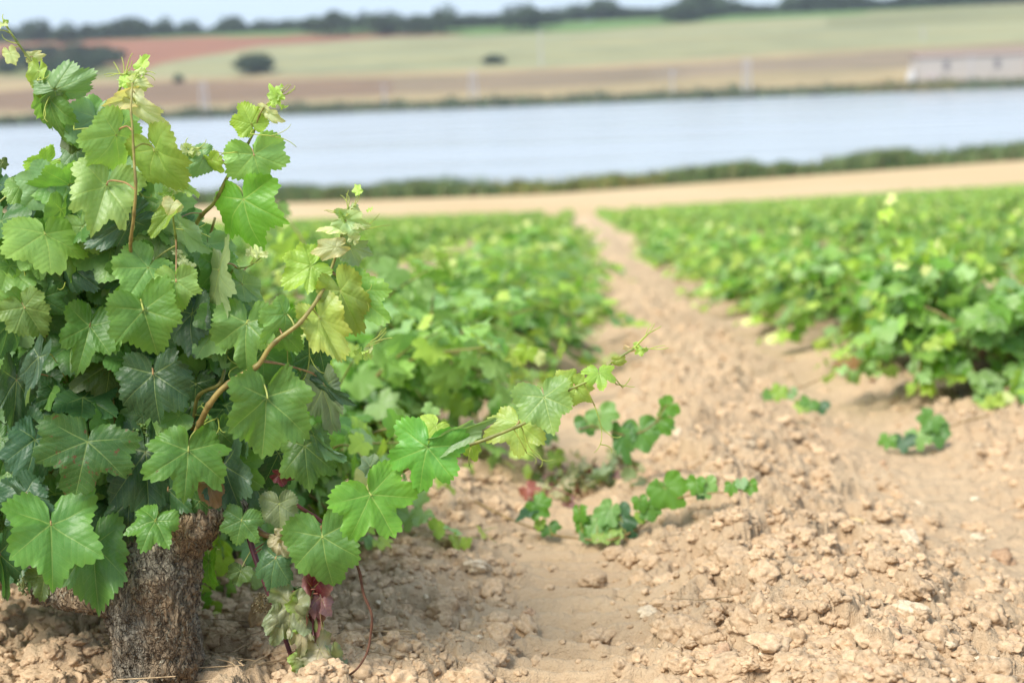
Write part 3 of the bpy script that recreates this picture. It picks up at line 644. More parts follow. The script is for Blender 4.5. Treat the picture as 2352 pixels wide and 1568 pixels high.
# growing tips and tendrils: (x, y, dx, dy, length px, curl, shoot)
TD = [(290,165,.2,-1,45,-.3,'sc'),(286,170,-.1,-1,40,.2,'sc'),(280,178,-.5,-1,42,.1,'sc'),(288,170,.8,-1,34,.4,'sc'),(290,172,-1,-.15,52,.3,'sc'),
 (325,170,1,.1,36,-.8,'sb'),(318,165,1,-.1,40,-.5,'sb'),(303,190,-.6,-.7,34,.5,'sb'),
 (112,225,-.4,.9,62,.9,'sa'),(170,298,1,-.1,150,-.25,'sa'),(8,50,-.3,-1,18,-.5,'sa'),(38,100,-1,-.2,44,-.9,'sa'),(20,75,-1,-.5,24,.6,'sa'),(85,185,1,-.1,32,.8,'sa'),
 (625,228,1,-.6,56,.35,'sd'),(640,222,1,-.2,48,.8,'sd'),(620,225,.1,-1,24,-.9,'sd'),(575,308,1,.05,112,-.55,'sd'),(536,350,-.9,.2,50,-.9,'sd'),
 (430,345,-.3,-1,30,-.8,'sd'),(440,340,1,.1,34,.3,'sd'),(455,342,1,-.6,30,.6,'sd'),
 (308,400,.9,.1,60,1.4,'sb'),(308,430,.9,.7,60,-1.6,'sb'),(312,330,1,-.05,100,-.5,'sb'),(400,525,1,.1,90,-.3,'se'),(310,520,1,-.2,34,-2.2,'sb'),(390,455,-.4,1,50,1.6,'se'),(370,470,-.6,1,40,-2.2,'se'),
 (798,480,.3,-1,40,.9,'sf'),(800,485,-.2,-1,50,-.5,'sf'),(798,490,.9,-.9,55,.5,'sf'),(790,500,-1,-.7,50,.6,'sf'),(785,542,1,-.3,115,-.15,'sf'),(776,665,1,.15,100,-1.1,'sf'),(708,765,.1,1,120,-.6,'sf'),(660,805,.05,1,90,-.5,'sf'),
 (845,790,1,-.35,60,-.2,'sf'),(850,785,1,-.6,52,.4,'sf'),(840,795,1,-.2,50,.5,'sf'),
 (600,838,-1,.15,110,-1.6,'sf'),(480,960,-.2,-1,50,1.8,'sf'),(500,960,.3,1,50,-1.5,'sf'),
 (1365,930,.4,1,120,-.9,'sg'),(1200,985,.3,1,120,1.2,'sg'),(1210,1040,1,.3,40,-1.5,'sg'),(1378,1020,1,.1,40,-1.2,'sg'),(1460,795,.9,-.8,70,.35,'sg'),(1462,797,1,.15,76,.3,'sg'),(1490,765,1,-.5,34,.1,'sg'),(1415,882,1,.2,44,.1,'sg'),(1430,890,.8,-.8,30,.3,'sg'),
 (60,700,.7,-.8,50,-1.0,'sh'),(55,620,.3,1,40,-1.6,'sh'),(150,648,-.2,1,30,-2,'sh'),(1082,1025,-.3,1,55,.7,'sg'),(575,605,.6,-.8,26,.2,'sm'),(575,605,1,-.1,30,.4,'sm')]
for k, (x, y, dx, dy, L, cu, key) in enumerate(TD):
    mb = MB(); D = MAIN_D-.05; p = B(x, y, -.05); S = SHOOTS[key]; q = np.argmin(np.linalg.norm(S['P']-p, axis=1)); pp = S['P'][q]
    if np.linalg.norm(pp-p) < .06: tube(mb, smooth_path([pp, (pp+p)/2+np.array([0, -.002, .002]), p], 6), .0011, (.34, .40, .07, 0), 6)
    tendril(mb, p, dx*CR-dy*CU+.1*rs.randn()*CF, L/FPX*D, cu, seed=k, fork=L > 45)
    new_sub(mb, 'tendril', key, [M_STEM])
for (x, y, n, key, sp) in [(303, 192, 6, 'sb', 18), (292, 180, 4, 'sc', 12), (8, 60, 2, 'sa', 10), (625, 232, 5, 'sd', 14), (392, 455, 6, 'se', 15), (798, 492, 9, 'sf', 22), (838, 800, 4, 'sf', 14),
                           (1460, 797, 3, 'sg', 8), (598, 592, 4, 'sm', 10), (440, 345, 3, 'sd', 8), (410, 600, 4, 'se', 14)]:
    mb = MB()
    for q in range(n):
        p = B(x+rs.randn()*sp, y+rs.randn()*sp, -.05+.01*rs.randn()); crumpled(mb, p, rs.uniform(.010, .022), int(rs.randint(9999)), np.array(TN['pale'])*rs.uniform(.8, 1.1)*(np.array([.8, 1, .5]) if rs.rand() > .5 else 1))
    new_sub(mb, 'shoot_tip', key, [M_LEAF], 'cluster of tiny pale unfolding leaves')

# inner foliage mass
mb = MB(); lows = [leaf_geo(1.0, 500+k, .8, 88, 6, cup=rs.uniform(0, .3), droop=rs.uniform(.2, .8), fold=rs.uniform(0, .2), wave=.06) for k in range(14)]
prof_y = [330, 420, 500, 600, 700, 850, 1000, 1100, 1200, 1290]; prof_x = [330, 400, 480, 500, 560, 640, 640, 630, 560, 330]
n = 0
while n < 330:
    y = rs.uniform(330, 1290); xm = np.interp(y, prof_y, prof_x); x = rs.uniform(-160, xm-40)
    if y > 1150 and x > 240 and rs.rand() < .9: continue
    if y < 520 and x < 180-(520-y)*-.3 and rs.rand() < .6: continue
    if y < 420 and (x < 170 or x > 360): continue
    dd = rs.uniform(.02, .62) if y > 560 else rs.uniform(0, .25)
    j = B(x, y, dd); c = np.array([at(300, y, 2.75)[0], 2.72, j[2]]); out = nrm((j-c)*np.array([1, 1, 0])+1e-4)
    Yv = nrm(np.array([0, 0, -.9])+out*rs.uniform(.1, .6)+.35*rs.randn(3)); N = nrm(out+np.array([0, -.35, rs.uniform(.2, 1.0)])+.3*rs.randn(3)); N = nrm(N-Yv*(N@Yv))
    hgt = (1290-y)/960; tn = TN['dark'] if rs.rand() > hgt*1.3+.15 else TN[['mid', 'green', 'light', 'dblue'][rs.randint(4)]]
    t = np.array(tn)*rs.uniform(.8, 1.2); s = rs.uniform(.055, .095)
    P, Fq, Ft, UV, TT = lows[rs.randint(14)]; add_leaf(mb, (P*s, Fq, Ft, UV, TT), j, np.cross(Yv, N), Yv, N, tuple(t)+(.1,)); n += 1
n = 0
while n < 190:                                                       # outer layer between the measured leaves
    y = rs.uniform(270, 1270)**1.0; xm = np.interp(y, prof_y, prof_x); x = rs.uniform(-80, xm)
    if y > 1150 and x > 240: continue
    if y < 420 and (x < 190 or x > 340): continue
    if y < 560 and x > 60+(y-300)*1.6+120 and x > 440: continue
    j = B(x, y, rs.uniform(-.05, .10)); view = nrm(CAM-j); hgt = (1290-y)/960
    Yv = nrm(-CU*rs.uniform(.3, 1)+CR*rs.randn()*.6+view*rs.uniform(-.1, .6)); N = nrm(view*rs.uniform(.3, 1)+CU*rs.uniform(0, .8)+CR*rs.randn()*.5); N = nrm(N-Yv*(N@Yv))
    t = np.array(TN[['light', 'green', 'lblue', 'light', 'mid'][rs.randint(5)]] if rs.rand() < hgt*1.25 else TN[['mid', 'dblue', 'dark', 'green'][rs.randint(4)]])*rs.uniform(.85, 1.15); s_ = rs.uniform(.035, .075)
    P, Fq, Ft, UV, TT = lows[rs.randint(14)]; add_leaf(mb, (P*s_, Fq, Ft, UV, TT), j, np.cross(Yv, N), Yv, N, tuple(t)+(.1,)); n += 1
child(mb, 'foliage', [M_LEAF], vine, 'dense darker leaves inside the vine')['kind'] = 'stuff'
# hidden canes carrying that mass
for k in range(9):
    x0 = rs.uniform(60, 520); mb = MB(); P = smooth_path([B(rs.uniform(120, 500), 1260, .05), B(x0, 1050, .15), B(x0+rs.uniform(-60, 60), 750, .2), B(x0+rs.uniform(-80, 30), 500, .15)], 40)
    t = np.linspace(0, 1, 40)[:, None]; c = np.array(RED)*(1-t)+np.array(OLV)*t; tube(mb, P, np.linspace(.0055, .0025, 40), np.c_[c, np.zeros(40)], 7); child(mb, 'shoot', [M_STEM], vine)

# bare cane, withered red shoot, grapes
mb = MB(); P = smooth_path([B(740, 1225, -.02), B(800, 1262, -.05), B(822, 1302, -.06), B(836, 1365, -.07), B(854, 1412, -.08), B(852, 1450, -.08), B(842, 1500, -.09), B(820, 1535, -.1), B(786, 1560, -.11)], 60)
L = np.linspace(0, 1, 60); tube(mb, P, (.0030-.0014*L)*(1+.25*np.exp(-(((L*7) % 1-.5)/.1)**2)), (.13, .060, .036, 0), 8); child(mb, 'shoot', [M_WOODY], vine, 'bare reddish brown cane hanging down')
mb = MB(); P = smooth_path([B(560, 1190, 0), B(590, 1290, -.03), B(618, 1360, -.05), B(640, 1420, -.05), B(660, 1480, -.06), B(676, 1530, -.06), B(690, 1585, -.06)], 50)
tube(mb, P, np.linspace(.0060, .0036, 50), (.085, .022, .030, 0), 9); SHOOTS['w'] = dict(o=child(mb, 'shoot', [M_STEM], vine, 'dark red withered shoot hanging beside the trunk'), P=P, L=L)
mb = MB(); tube(mb, smooth_path([B(655, 1140, .02), B(690, 1165, 0), B(732, 1192, 0), B(770, 1225, 0)], 20), .0035, (.11, .04, .035, 0), 8); child(mb, 'shoot', [M_WOODY], vine)
mb = MB(); tube(mb, smooth_path([B(225, 1372, -.05), B(190, 1382, -.06), B(160, 1388, -.06), B(130, 1376, -.05), B(108, 1374, -.04)], 20), .0022, (.07, .045, .03, 0), 6); child(mb, 'shoot', [M_WOODY], vine)
WL = [(668,1388,655,1478,92,'wither','grey'),(705,1392,722,1470,70,'wither','lime'),(648,1420,630,1482,56,'wither','grey'),(690,1420,700,1500,50,'beige','wither'),(724,1352,742,1480,44,'crimson','mauve'),(730,1362,726,1440,34,'mauve','mauve'),
      (735,1490,772,1560,78,'beige','wither'),(705,1515,728,1575,72,'wither','lime'),(762,1520,768,1600,50,'wither','grey'),(712,1560,700,1620,60,'wither','grey'),(640,1240,662,1280,50,'beige','wither'),(650,1228,690,1225,30,'beige','beige')]
for k, (jx, jy, tx, ty, wd, tone, e2) in enumerate(WL):
    D = MAIN_D-.08; j, X, Yv, N = frame((jx, jy), (tx, ty), D, rs.uniform(-20, 20), rs.uniform(-35, 35)); L = math.hypot(tx-jx, ty-jy)/FPX*D*1.1
    G = leaf_geo(L, 900+k, 1.0, 120, 12, cup=rs.uniform(.3, 1.2), droop=rs.uniform(.3, 1.1), fold=rs.uniform(.1, .6), wave=.17, wr=wd/FPX*D/(1.2*L))
    P = G[0]; P[:, 2] += L*.10*fbm(P[:, 0]/L*3+k, P[:, 1]/L*3, octs=2)
    mb = MB(); add_leaf(mb, G, j, X, Yv, N, TN[tone]+(.25,), TN[e2]+(.3,)); e = SHOOTS['w']['P'][np.argmin(np.linalg.norm(SHOOTS['w']['P']-j, axis=1))]
    tube(mb, smooth_path([j, (j+e)/2+np.array([0, -.004, .004]), e], 8), .0012, (.25, .10, .07, 0), 6, mi=1)
    new_sub(mb, 'leaf', 'w', [M_LEAF, M_STEM], {'crimson': 'dried crimson leaf', 'mauve': 'dried mauve leaf'}.get(tone, 'withered grey green leaf'))
def cluster(cx, cy, w_, h_, n, r, col, col2, label):
    mb = MB(); top = B(cx, cy-h_/2, -.03)
    tube(mb, smooth_path([top, B(cx+w_*.1, cy, -.03), B(cx, cy+h_*.5, -.03)], 8), .0016, col2+(0,), 6)
    for k in range(n):
        x, y, d = cx+rs.uniform(-1, 1)*w_/2*(1-.4*rs.rand()), cy+rs.uniform(-1, 1)*h_/2, rs.uniform(-.05, 0)
        p = B(x, y, d); mb.add(IC1*r*rs.uniform(.6, 1.2)+p, IF1, tuple(np.array(col)*rs.uniform(.7, 1.3))+(0,))
        a = B(cx+(x-cx)*.2, cy+(y-cy)*.8-6, -.03); tube(mb, smooth_path([a, (a+p)/2+.002*rs.randn(3), p], 4), .0006, col2+(0,), 4)
    child(mb, 'grape_cluster', [M_STEM], vine, label)
cluster(690, 1372, 96, 52, 85, .0032, (.10, .17, .03), (.22, .28, .07), 'cluster of tiny green unripe berries'); cluster(598, 1384, 44, 46, 60, .0019, (.14, .11, .05), (.16, .12, .05), 'dried up cluster of brown specks')
cluster(322, 995, 44, 40, 40, .0034, (.10, .19, .04), (.2, .26, .06), 'cluster of tiny green unripe berries'); cluster(52, 1345, 26, 40, 26, .0026, (.16, .21, .08), (.2, .24, .07), 'cluster of tiny green unripe berries'); cluster(636, 1292, 16, 16, 6, .0034, (.14, .2, .06), (.2, .24, .07), 'cluster of tiny green unripe berries')

# ---------------------------------------------------------------- vines of the rows
def vine_proto(seed, ns, leaf_n, nst, nrad, size=1.0, step=.042, spread=1.0, scale_leaf=1.0, canes=True):
    """One bush vine as three meshes: trunk, canes, leaves. Leaves hang along arching shoots."""
    r2 = np.random.RandomState(seed); tr, ca, fo = MB(), [], MB()
    lib = [leaf_geo(1.0, seed*31+k, .8, nst, nrad, cup=r2.uniform(0, .3), droop=r2.uniform(.2, .9), fold=r2.uniform(0, .25), wave=.06) for k in range(6)]
    P = smooth_path([(0, 0, -.08), (.02, .01, .12), (-.02, .02, .17), (.02, 0, .22)], 14); P[:, :2] += .012*r2.randn(14, 2)
    tube(tr, P, np.linspace(.065, .055, 14)*(1+.12*r2.randn(14)), tuple(np.array([.19, .145, .11]))+(0,), 12)
    heads = []
    for k in range(4):
        a = k*1.57+r2.rand(); e = np.array([math.cos(a)*.18, math.sin(a)*.18, .27+.05*r2.rand()]); heads.append(e)
        tube(tr, smooth_path([(0, 0, .17), e*.6+np.array([0, 0, .06]), e], 8), np.linspace(.045, .026, 8), (.19, .14, .10, 0), 9)
    for s in range(ns):
        h = heads[s % 4]; a = r2.rand()*6.28; el = r2.uniform(-.38, 1.25); L = r2.uniform(.48, .82)*size*(1-.42*math.sin(max(el, 0)))*(1.3 if r2.rand() > .88 else 1); d = np.array([math.cos(a)*math.cos(el), math.sin(a)*math.cos(el), math.sin(el)])
        P = [h]; q = 12
        for k in range(q):
            d = nrm(d+np.array([0, 0, -.13*(1.15-.75*math.sin(el))])+.07*r2.randn(3)); nx_ = P[-1]+d*L/q*np.array([spread, 1, 1]); nx_[2] = max(nx_[2], .05); P.append(nx_)
        P = np.array(P); t = np.linspace(0, 1, len(P))[:, None]; c = np.array([.24, .13, .06])*(1-t)+np.array([.24, .28, .07])*t
        cm = MB(); tube(cm, P, np.linspace(.0055, .0018, len(P)), np.c_[c, np.zeros(len(P))], 5); ca.append(cm)
        Pd = smooth_path(P, max(6, int(L/step)))
        for k in range(1, len(Pd)):
            tt = k/len(Pd); sz = (.066-.040*tt**3)*r2.uniform(.75, 1.2)*scale_leaf
            T = nrm(Pd[k]-Pd[k-1]); side = nrm(np.cross(T, r2.randn(3))); p = Pd[k]+side*.045*r2.uniform(.4, 1.3)+np.array([0, 0, .01])
            p[2] = max(p[2], .04)
            out = nrm(p*np.array([1, 1, 0])+1e-3); Yv = nrm(side*.6+out*.3+np.array([0, 0, -.65])+.35*r2.randn(3)); N = nrm(np.array([0, 0, .9])+out*.8+.35*r2.randn(3)); N = nrm(N-Yv*(N@Yv))
            u = r2.rand()
            if tt > .80: tn = np.array(TN['yellow'])*.9 if u < .55 else (np.array(TN['pale'])*.9 if u < .75 else np.array(TN['lime']))
            elif tt > .42: tn = np.array(TN[['light', 'bright', 'lblue', 'lime', 'lblue'][r2.randint(5)]])
            else: tn = np.array(TN[['mid', 'green', 'lblue', 'light'][r2.randint(4)]])
            tn = tn*np.array([1.30, 1.22, 1.0])
            if p[2] < .2 and u > .965: tn = np.array(TN['brown'])
            Pp, Fq, Ft, UV, TT = lib[r2.randint(6)]; add_leaf(fo, (Pp*sz, Fq, Ft, UV, TT), p, np.cross(Yv, N), Yv, N, tuple(tn*r2.uniform(.8, 1.2))+(.0,))
            if tt > .95:
                for w2 in range(2): tendril(cm, p, T+.6*r2.randn(3), .06, r2.randn(), .0012, seed=seed+k, fork=False)
    return tr, ca, fo
protos = []
for s in range(4): protos.append(('near',)+vine_proto(11+s, 38, 0, 60, 4, step=.034))
for s in range(4): protos.append(('mid',)+vine_proto(41+s, 34, 0, 20, 2, step=.04, scale_leaf=1.15))
for s in range(3): protos.append(('far',)+vine_proto(71+s, 26, 0, 12, 1, step=.06, scale_leaf=1.45))
def merge(mbs):
    o = MB()
    for m_ in mbs:
        off = o.n; o.v += m_.v; o.c += m_.c; o.uv += m_.uv; o.mi += m_.mi; o.f += [f+off for f in m_.f]; o.n += m_.n
    return o
pm = []
for kind, tr, ca, fo in protos:
    d = dict(kind=kind, trunk=tr.mesh('trunk', [M_WOODY]), foliage=fo.mesh('foliage', [M_LEAFB]), fo=fo, tr=tr)
    d['canes'] = [c.mesh('shoot', [M_STEM]) for c in ca] if kind == 'near' else [merge(ca).mesh('shoots', [M_STEM])]
    pm.append(d)
near = [p for p in pm if p['kind'] == 'near']; mids = [p for p in pm if p['kind'] == 'mid']; fars = [p for p in pm if p['kind'] == 'far']
ORD = ['first', 'second', 'third', 'fourth', 'fifth', 'sixth', 'seventh', 'eighth', 'ninth', 'tenth', 'eleventh', 'twelfth', 'thirteenth', 'fourteenth', 'fifteenth', 'sixteenth', 'seventeenth', 'eighteenth', 'nineteenth', 'twentieth']
def ordn(n):
    if n < 20: return ORD[n]
    t, u = divmod(n+1, 10); ten = ['', '', 'twenty', 'thirty', 'forty', 'fifty', 'sixty', 'seventy', 'eighty'][t]
    return ten[:-1]+'ieth' if u == 0 else ten+'-'+ORD[u-1]
cand = []
for row in range(-14, 16):
    x0 = ROW0+SPACING*row
    y = 2.45+(0 if row <= 0 else .40)+(.9 if row < 0 else 0)+rs.uniform(-.1, .1)*abs(row)
    k = 0
    while y < 110:
        step = 1.32+.08*rs.randn(); y += step if not (row == 0 and k == 0) else .95
        if row == 1 and k == 0: y = 5.75
        xx_ = x0+.06*rs.randn()
        pxv, pyv = proj(np.array([xx_, y, macro(xx_, y)+.4])); k += 1
        if 4.2 > y and row == 1: continue
        mrg = 3267*.7/y
        if y > 1.5 and -mrg < pxv < 2352+mrg: cand.append((y, xx_, row, float(pxv)))
cand.sort()
vis = [c for c in cand if c[3] > (300 if c[0] > 8 else 150) or (c[0] < 7 and c[2] >= -1)]
rest = [c for c in cand if c not in vis]
indiv, rest = vis[:285], rest+vis[285:]
rowcount = {}
def place_vine(p, loc, rz, s, label, group, name='grapevine', sz=None):
    root = empty(name, loc); root.rotation_euler[2] = rz; root.scale = sz or (s, s, s); tag(root, label, 'grapevine', group)
    for nm, me in [('trunk', p['trunk']), ('foliage', p['foliage'])]+[('shoot', c) for c in p['canes']]:
        o = bpy.data.objects.new(nm, me); COL.objects.link(o); o.parent = root
    return root
for n, (y, x, row, pxv) in enumerate(indiv):
    if row == 0 and y < 3.0: pass
    k = rowcount.get(row, 0); rowcount[row] = k+1
    p = near[rs.randint(4)] if y < 13 else (mids[rs.randint(4)] if y < 34 else fars[rs.randint(3)])
    side = 'row left of the path' if row <= 0 else 'row right of the path'; rn = ORD[-row] if row <= 0 else ORD[row-1]
    look = 'leafy green' if y < 13 else ('blurred green' if y < 34 else 'small distant green')
    if row == 0 and 7 < y < 24: x += .12
    zb = float(ground_z(np.array([x]), np.array([y]), False)[0]); s = rs.uniform(.88, 1.1)
    wide = (1.34 if y < 6.5 else 1.45 if y < 22 else 1.1) if row == 0 else ((1.12 if y < 11 else 1.32) if row == 1 and y < 26 else .98); tall = ((.95 if y < 3.8 else 1.14 if y < 6.4 else .90 if y < 9 else .80) if row == 0 else 1.0 if row == 1 and y < 9.5 else .82)*(rs.uniform(.80, 1.18) if y > 12 else rs.uniform(.90, 1.0))
    if y > 26: wide = .66
    elif y > 11 and row not in (0, 1): wide = .84
    if row == 0 and y < 3.8: wide = .85
    place_vine(p, (x, y, zb), rs.rand()*6.28, s, '%s grapevine, %s plant in view of the %s %s' % (look, ordn(k), rn, side), 'bush vines growing in rows', sz=(s*wide, s*wide, s*tall))
# what lies beyond that: the farthest vines as one mass
mb = MB()
for (y, x, row, pxv) in rest:
    f = fars[rs.randint(3)]['fo'] if y > 12 else mids[rs.randint(4)]['fo']
    V = np.concatenate(f.v); a = rs.rand()*6.28; s = rs.uniform(.9, 1.1); c_, s_ = math.cos(a), math.sin(a)
    V = V@np.array([[c_, s_, 0], [-s_, c_, 0], [0, 0, 1]])*np.array([.60, .80, .86])*s+np.array([x, y, float(macro(x, y))])
    cc = np.concatenate(f.c); off = mb.n; mb.v.append(V); mb.c.append(cc); mb.uv.append(np.zeros((len(V), 2))); mb.n += len(V)
    for q, mi in zip(f.f, f.mi): mb.f.append(q+off); mb.mi.append(mi)
tag(mb.build('distant_vines', [M_LEAFB]), 'far end of the vineyard, green vines blurring into one mass before the sandy strip', 'vines', kind='stuff')

# ---------------------------------------------------------------- sprawling shoots and litter on the soil between the rows
def sprig(pts, leaves, label, name='vine_sprout', group=None):
    p0 = pts[0]; g0 = at(*p0); root = tag(empty(name, g0), label, 'vine sprout', group); inv = Matrix.Translation(-Vector(g0))
    P = smooth_path([at(*p) for p in pts], 24); mb = MB(); tube(mb, P, np.linspace(.0035, .0018, 24), (.25, .16, .06, 0), 6); o = mb.build('shoot', [M_STEM]); o.parent = root; o.matrix_parent_inverse = inv
    for k, (jx, jy, tx, ty, wd, D, pit, rol, tone) in enumerate(leaves):
        j, X, Yv, N = frame((jx, jy), (tx, ty), D, pit, rol); L = math.hypot(tx-jx, ty-jy)/FPX*D/math.cos(R(pit))
        G = leaf_geo(L, 1300+k+int(jx), .8, 100, 6, cup=.1, droop=.3, fold=.12, wave=.06, wr=min(1.6, wd/FPX*D/(1.58*L*max(.35, math.cos(R(rol))))))
        mb = MB(); add_leaf(mb, G, j, X, Yv, N, TN[tone]+(0,)); e = P[np.argmin(np.linalg.norm(P-j, axis=1))]; tube(mb, smooth_path([j, (j+e)/2, e], 5), .0014, (.3, .3, .08, 0), 5, mi=1)
        o = mb.build('leaf', [M_LEAFB, M_STEM]); o.parent = root; o.matrix_parent_inverse = inv
sprig([(1090, 1150, 3.85), (1180, 1195, 3.68), (1262, 1225, 3.60), (1330, 1236, 3.50), (1400, 1240, 3.46), (1462, 1215, 3.5), (1495, 1190, 3.52), (1540, 1150, 3.50), (1600, 1135, 3.46), (1660, 1130, 3.44), (1735, 1118, 3.42)],
 [(1232,1158,1262,1188,64,3.6,10,0,'bright'),(1222,1168,1182,1194,26,3.6,25,30,'dblue'),(1262,1210,1272,1232,56,3.6,10,0,'mid'),(1240,1200,1236,1222,28,3.6,10,0,'lime'),
 (1332,1175,1336,1212,34,3.5,0,30,'bright'),(1340,1205,1345,1235,40,3.5,0,10,'bright'),(1372,1195,1392,1232,70,3.5,25,0,'light'),(1400,1200,1420,1238,60,3.5,15,0,'lime'),(1425,1185,1450,1236,60,3.5,10,10,'dblue'),(1385,1222,1395,1250,60,3.48,35,0,'yellow'),(1412,1225,1420,1250,44,3.48,25,0,'yellow'),(1350,1228,1330,1240,38,3.5,40,0,'lblue'),(1445,1215,1440,1242,44,3.5,10,0,'dblue'),(1400,1170,1375,1210,60,3.5,25,0,'light'),
 (1530,1118,1560,1165,100,3.5,5,0,'bright'),(1490,1165,1500,1200,58,3.5,5,10,'green'),(1472,1188,1450,1190,30,3.5,20,0,'lime'),(1512,1108,1505,1118,28,3.5,0,0,'bright'),(1470,1150,1478,1180,40,3.5,0,0,'bright'),
 (1598,1108,1590,1140,46,3.46,5,20,'bright'),(1622,1110,1628,1148,50,3.46,10,-10,'light'),(1612,1130,1600,1148,34,3.46,10,0,'dblue'),
 (1680,1116,1678,1140,34,3.42,10,0,'bright'),(1702,1106,1708,1124,32,3.42,30,0,'lblue'),(1722,1112,1724,1140,38,3.42,10,0,'bright')],
 'long vine shoot with bright green leaves trailing on the bare soil across the wheel track')
d1 = 3.95
sprig([(1330, 985, d1-.2), (1390, 985, d1), (1440, 1000, d1), (1500, 975, d1), (1530, 930, d1)], [(1432,1000,1440,1066,56,d1,5,10,'mid'),(1470,985,1490,1042,86,d1,8,0,'green'),(1515,968,1540,1000,54,d1,10,10,'bright'),(1540,930,1515,950,56,d1,5,0,'bright'),(1380,950,1400,990,80,d1,15,0,'light'),(1345,965,1360,1000,60,d1,10,0,'mid'),(1535,975,1550,985,30,d1,20,0,'lblue')], 'long green shoot reaching out over the path from the left row')
d1 = 4.75
sprig([(2270, 955, d1), (2215, 968, d1), (2170, 985, d1), (2120, 1005, d1), (2070, 1025, d1), (2030, 1025, d1)], [(2150,985,2160,1030,60,d1,15,0,'mid'),(2110,1000,2115,1035,60,d1,15,0,'light'),(2075,1010,2078,1040,56,d1,20,0,'dblue'),(2040,1008,2035,1034,44,d1,20,0,'bright'),(2140,960,2120,990,60,d1,15,0,'green')], 'low green shoot trailing on the soil below the nearest right row vine')
d1 = 5.2
sprig([(1880, 872, d1), (1835, 892, d1), (1800, 905, d1), (1775, 915, d1), (1760, 918, d1)], [(1790,895,1782,920,40,d1,15,0,'lime'),(1765,905,1755,922,30,d1,20,0,'green'),(1815,900,1822,920,34,d1,15,0,'lblue')], 'small pale sprout at the edge of the right row')
d1 = 5.2
sprig([(1870, 930, d1), (1850, 935, d1), (1838, 940, d1)], [(1860,925,1850,948,50,d1,20,0,'green'),(1885,930,1890,950,44,d1,20,0,'dblue'),(1840,930,1836,948,36,d1,20,0,'yellow')], 'low yellow green sprout at the foot of the right row')
# pile of pruned withered leaves
g0 = at(1340, 1085, 4.35); g0[2] = float(ground_z(g0[0:1], g0[1:2], False)[0]); mb = MB()
for k in range(95):
    x, y = g0[0]+rs.uniform(-.17, .17), g0[1]+rs.normal(0, .12); p = np.array([x, y, float(ground_z(np.array([x]), np.array([y]), False)[0])+.015+.05*rs.rand()*max(0, 1-abs(x-g0[0])/.2)])
    G = leaf_geo(rs.uniform(.02, .045), 2000+k % 20, 1, 40, 4, cup=1., droop=1., fold=.4, wave=.15); Yv = nrm(rs.randn(3)); N = nrm(np.cross(Yv, rs.randn(3)))
    tn = [TN['mauve'], TN['wither'], TN['grey'], TN['crimson'], TN['beige'], TN['olive']][rs.randint(6)]; add_leaf(mb, G, p, np.cross(Yv, N), Yv, N, tn+(.2,))
for k in range(14):
    x, y = g0[0]+rs.uniform(-.17, .1), g0[1]+rs.normal(0, .1); z0 = float(ground_z(np.array([x]), np.array([y]), False)[0]); tube(mb, [(x, y, z0+.02), (x+.08, y+.02, z0+.05), (x+.15, y, z0+.02)], .003, (.22, .09, .07, 0), 5, mi=1)
tag(mb.build('withered_prunings', [M_LEAF, M_WOODY]), 'low heap of withered reddish and grey vine prunings on the path beyond the sprouts', 'prunings', kind='stuff')
for (x, y, D, s, lab) in [(1212, 1122, 4.1, .035, 'red fallen leaf on the soil left of the green sprouts')]:
    j, X, Yv, N = frame((x, y), (x+10, y+12), D, 30, 0); mb = MB(); add_leaf(mb, leaf_geo(s, 3000, 1, 60, 5, cup=.6, droop=.6, wave=.15), j, X, Yv, N, (.30, .11, .09, 0)); tag(mb.build('fallen_leaf', [M_LEAFB]), lab, 'leaf')
# larger named stones
for (x, y, s, c_, lab) in [(598, 1440, .030, (.62, .44, .25), 'rounded pale yellow stone right of the thick trunk'), (640, 1530, .048, (.58, .39, .21), 'broad yellowish clod below the withered shoot'), (540, 1405, .034, (.56, .37, .21), 'pinkish tan clod beside the stump behind the trunk'),
                           (1955, 1250, .040, (.58, .42, .22), 'flat yellowish stone on the ridge in the right foreground'), (1700, 1420, .045, (.55, .40, .25), 'long pale flat stone in the right foreground'), (1870, 1402, .010, (.75, .70, .60), 'small white pebble in the right foreground'), (2300, 1290, .036, (.40, .26, .155), 'brown clod near the right edge'), (2240, 1165, .012, (.7, .62, .45), 'pale pebble in the right wheel track')]:
    D = 2.797/(y-471)*1000; p = at(x, y, D); p[2] = float(ground_z(p[0:1], p[1:2])[0])+s*.15; mb = MB(); clod(mb, p, s, s*900, 2, c_+(0,)); tag(mb.build('stone', [M_CLOD]), lab, 'stone')
# the foot of the next vine seen right behind the trunk
p = at(497, 1395, 3.2); p[2] = float(ground_z(p[0:1], p[1:2], False)[0])
mb = trunk_mesh([([p+(0, 0, -.08), p+(0, 0, .05), p+(-.03, 0, .16), p+(-.06, .02, .30), p+(-.1, .02, .42)], [.055, .048, .036, .034, .03], 40)], .005, .9, (.20, .175, .165), 5, 60)
st = tag(empty('vine_stump', p), 'grey weathered vine stump half hidden behind the thick foreground trunk', 'stump'); o = mb.build('trunk', [M_BARK]); o.parent = st; o.matrix_parent_inverse = Matrix.Translation(-Vector(p))
mb = MB(); tube(mb, smooth_path([at(490, 1290, 3.1), at(505, 1370, 3.08), at(517, 1440, 3.0)], 12), .0045, (.30, .19, .11, 0), 7); tag(mb.build('dry_stick', [M_WOODY]), 'thin brown stick leaning by the stump behind the trunk', 'stick')

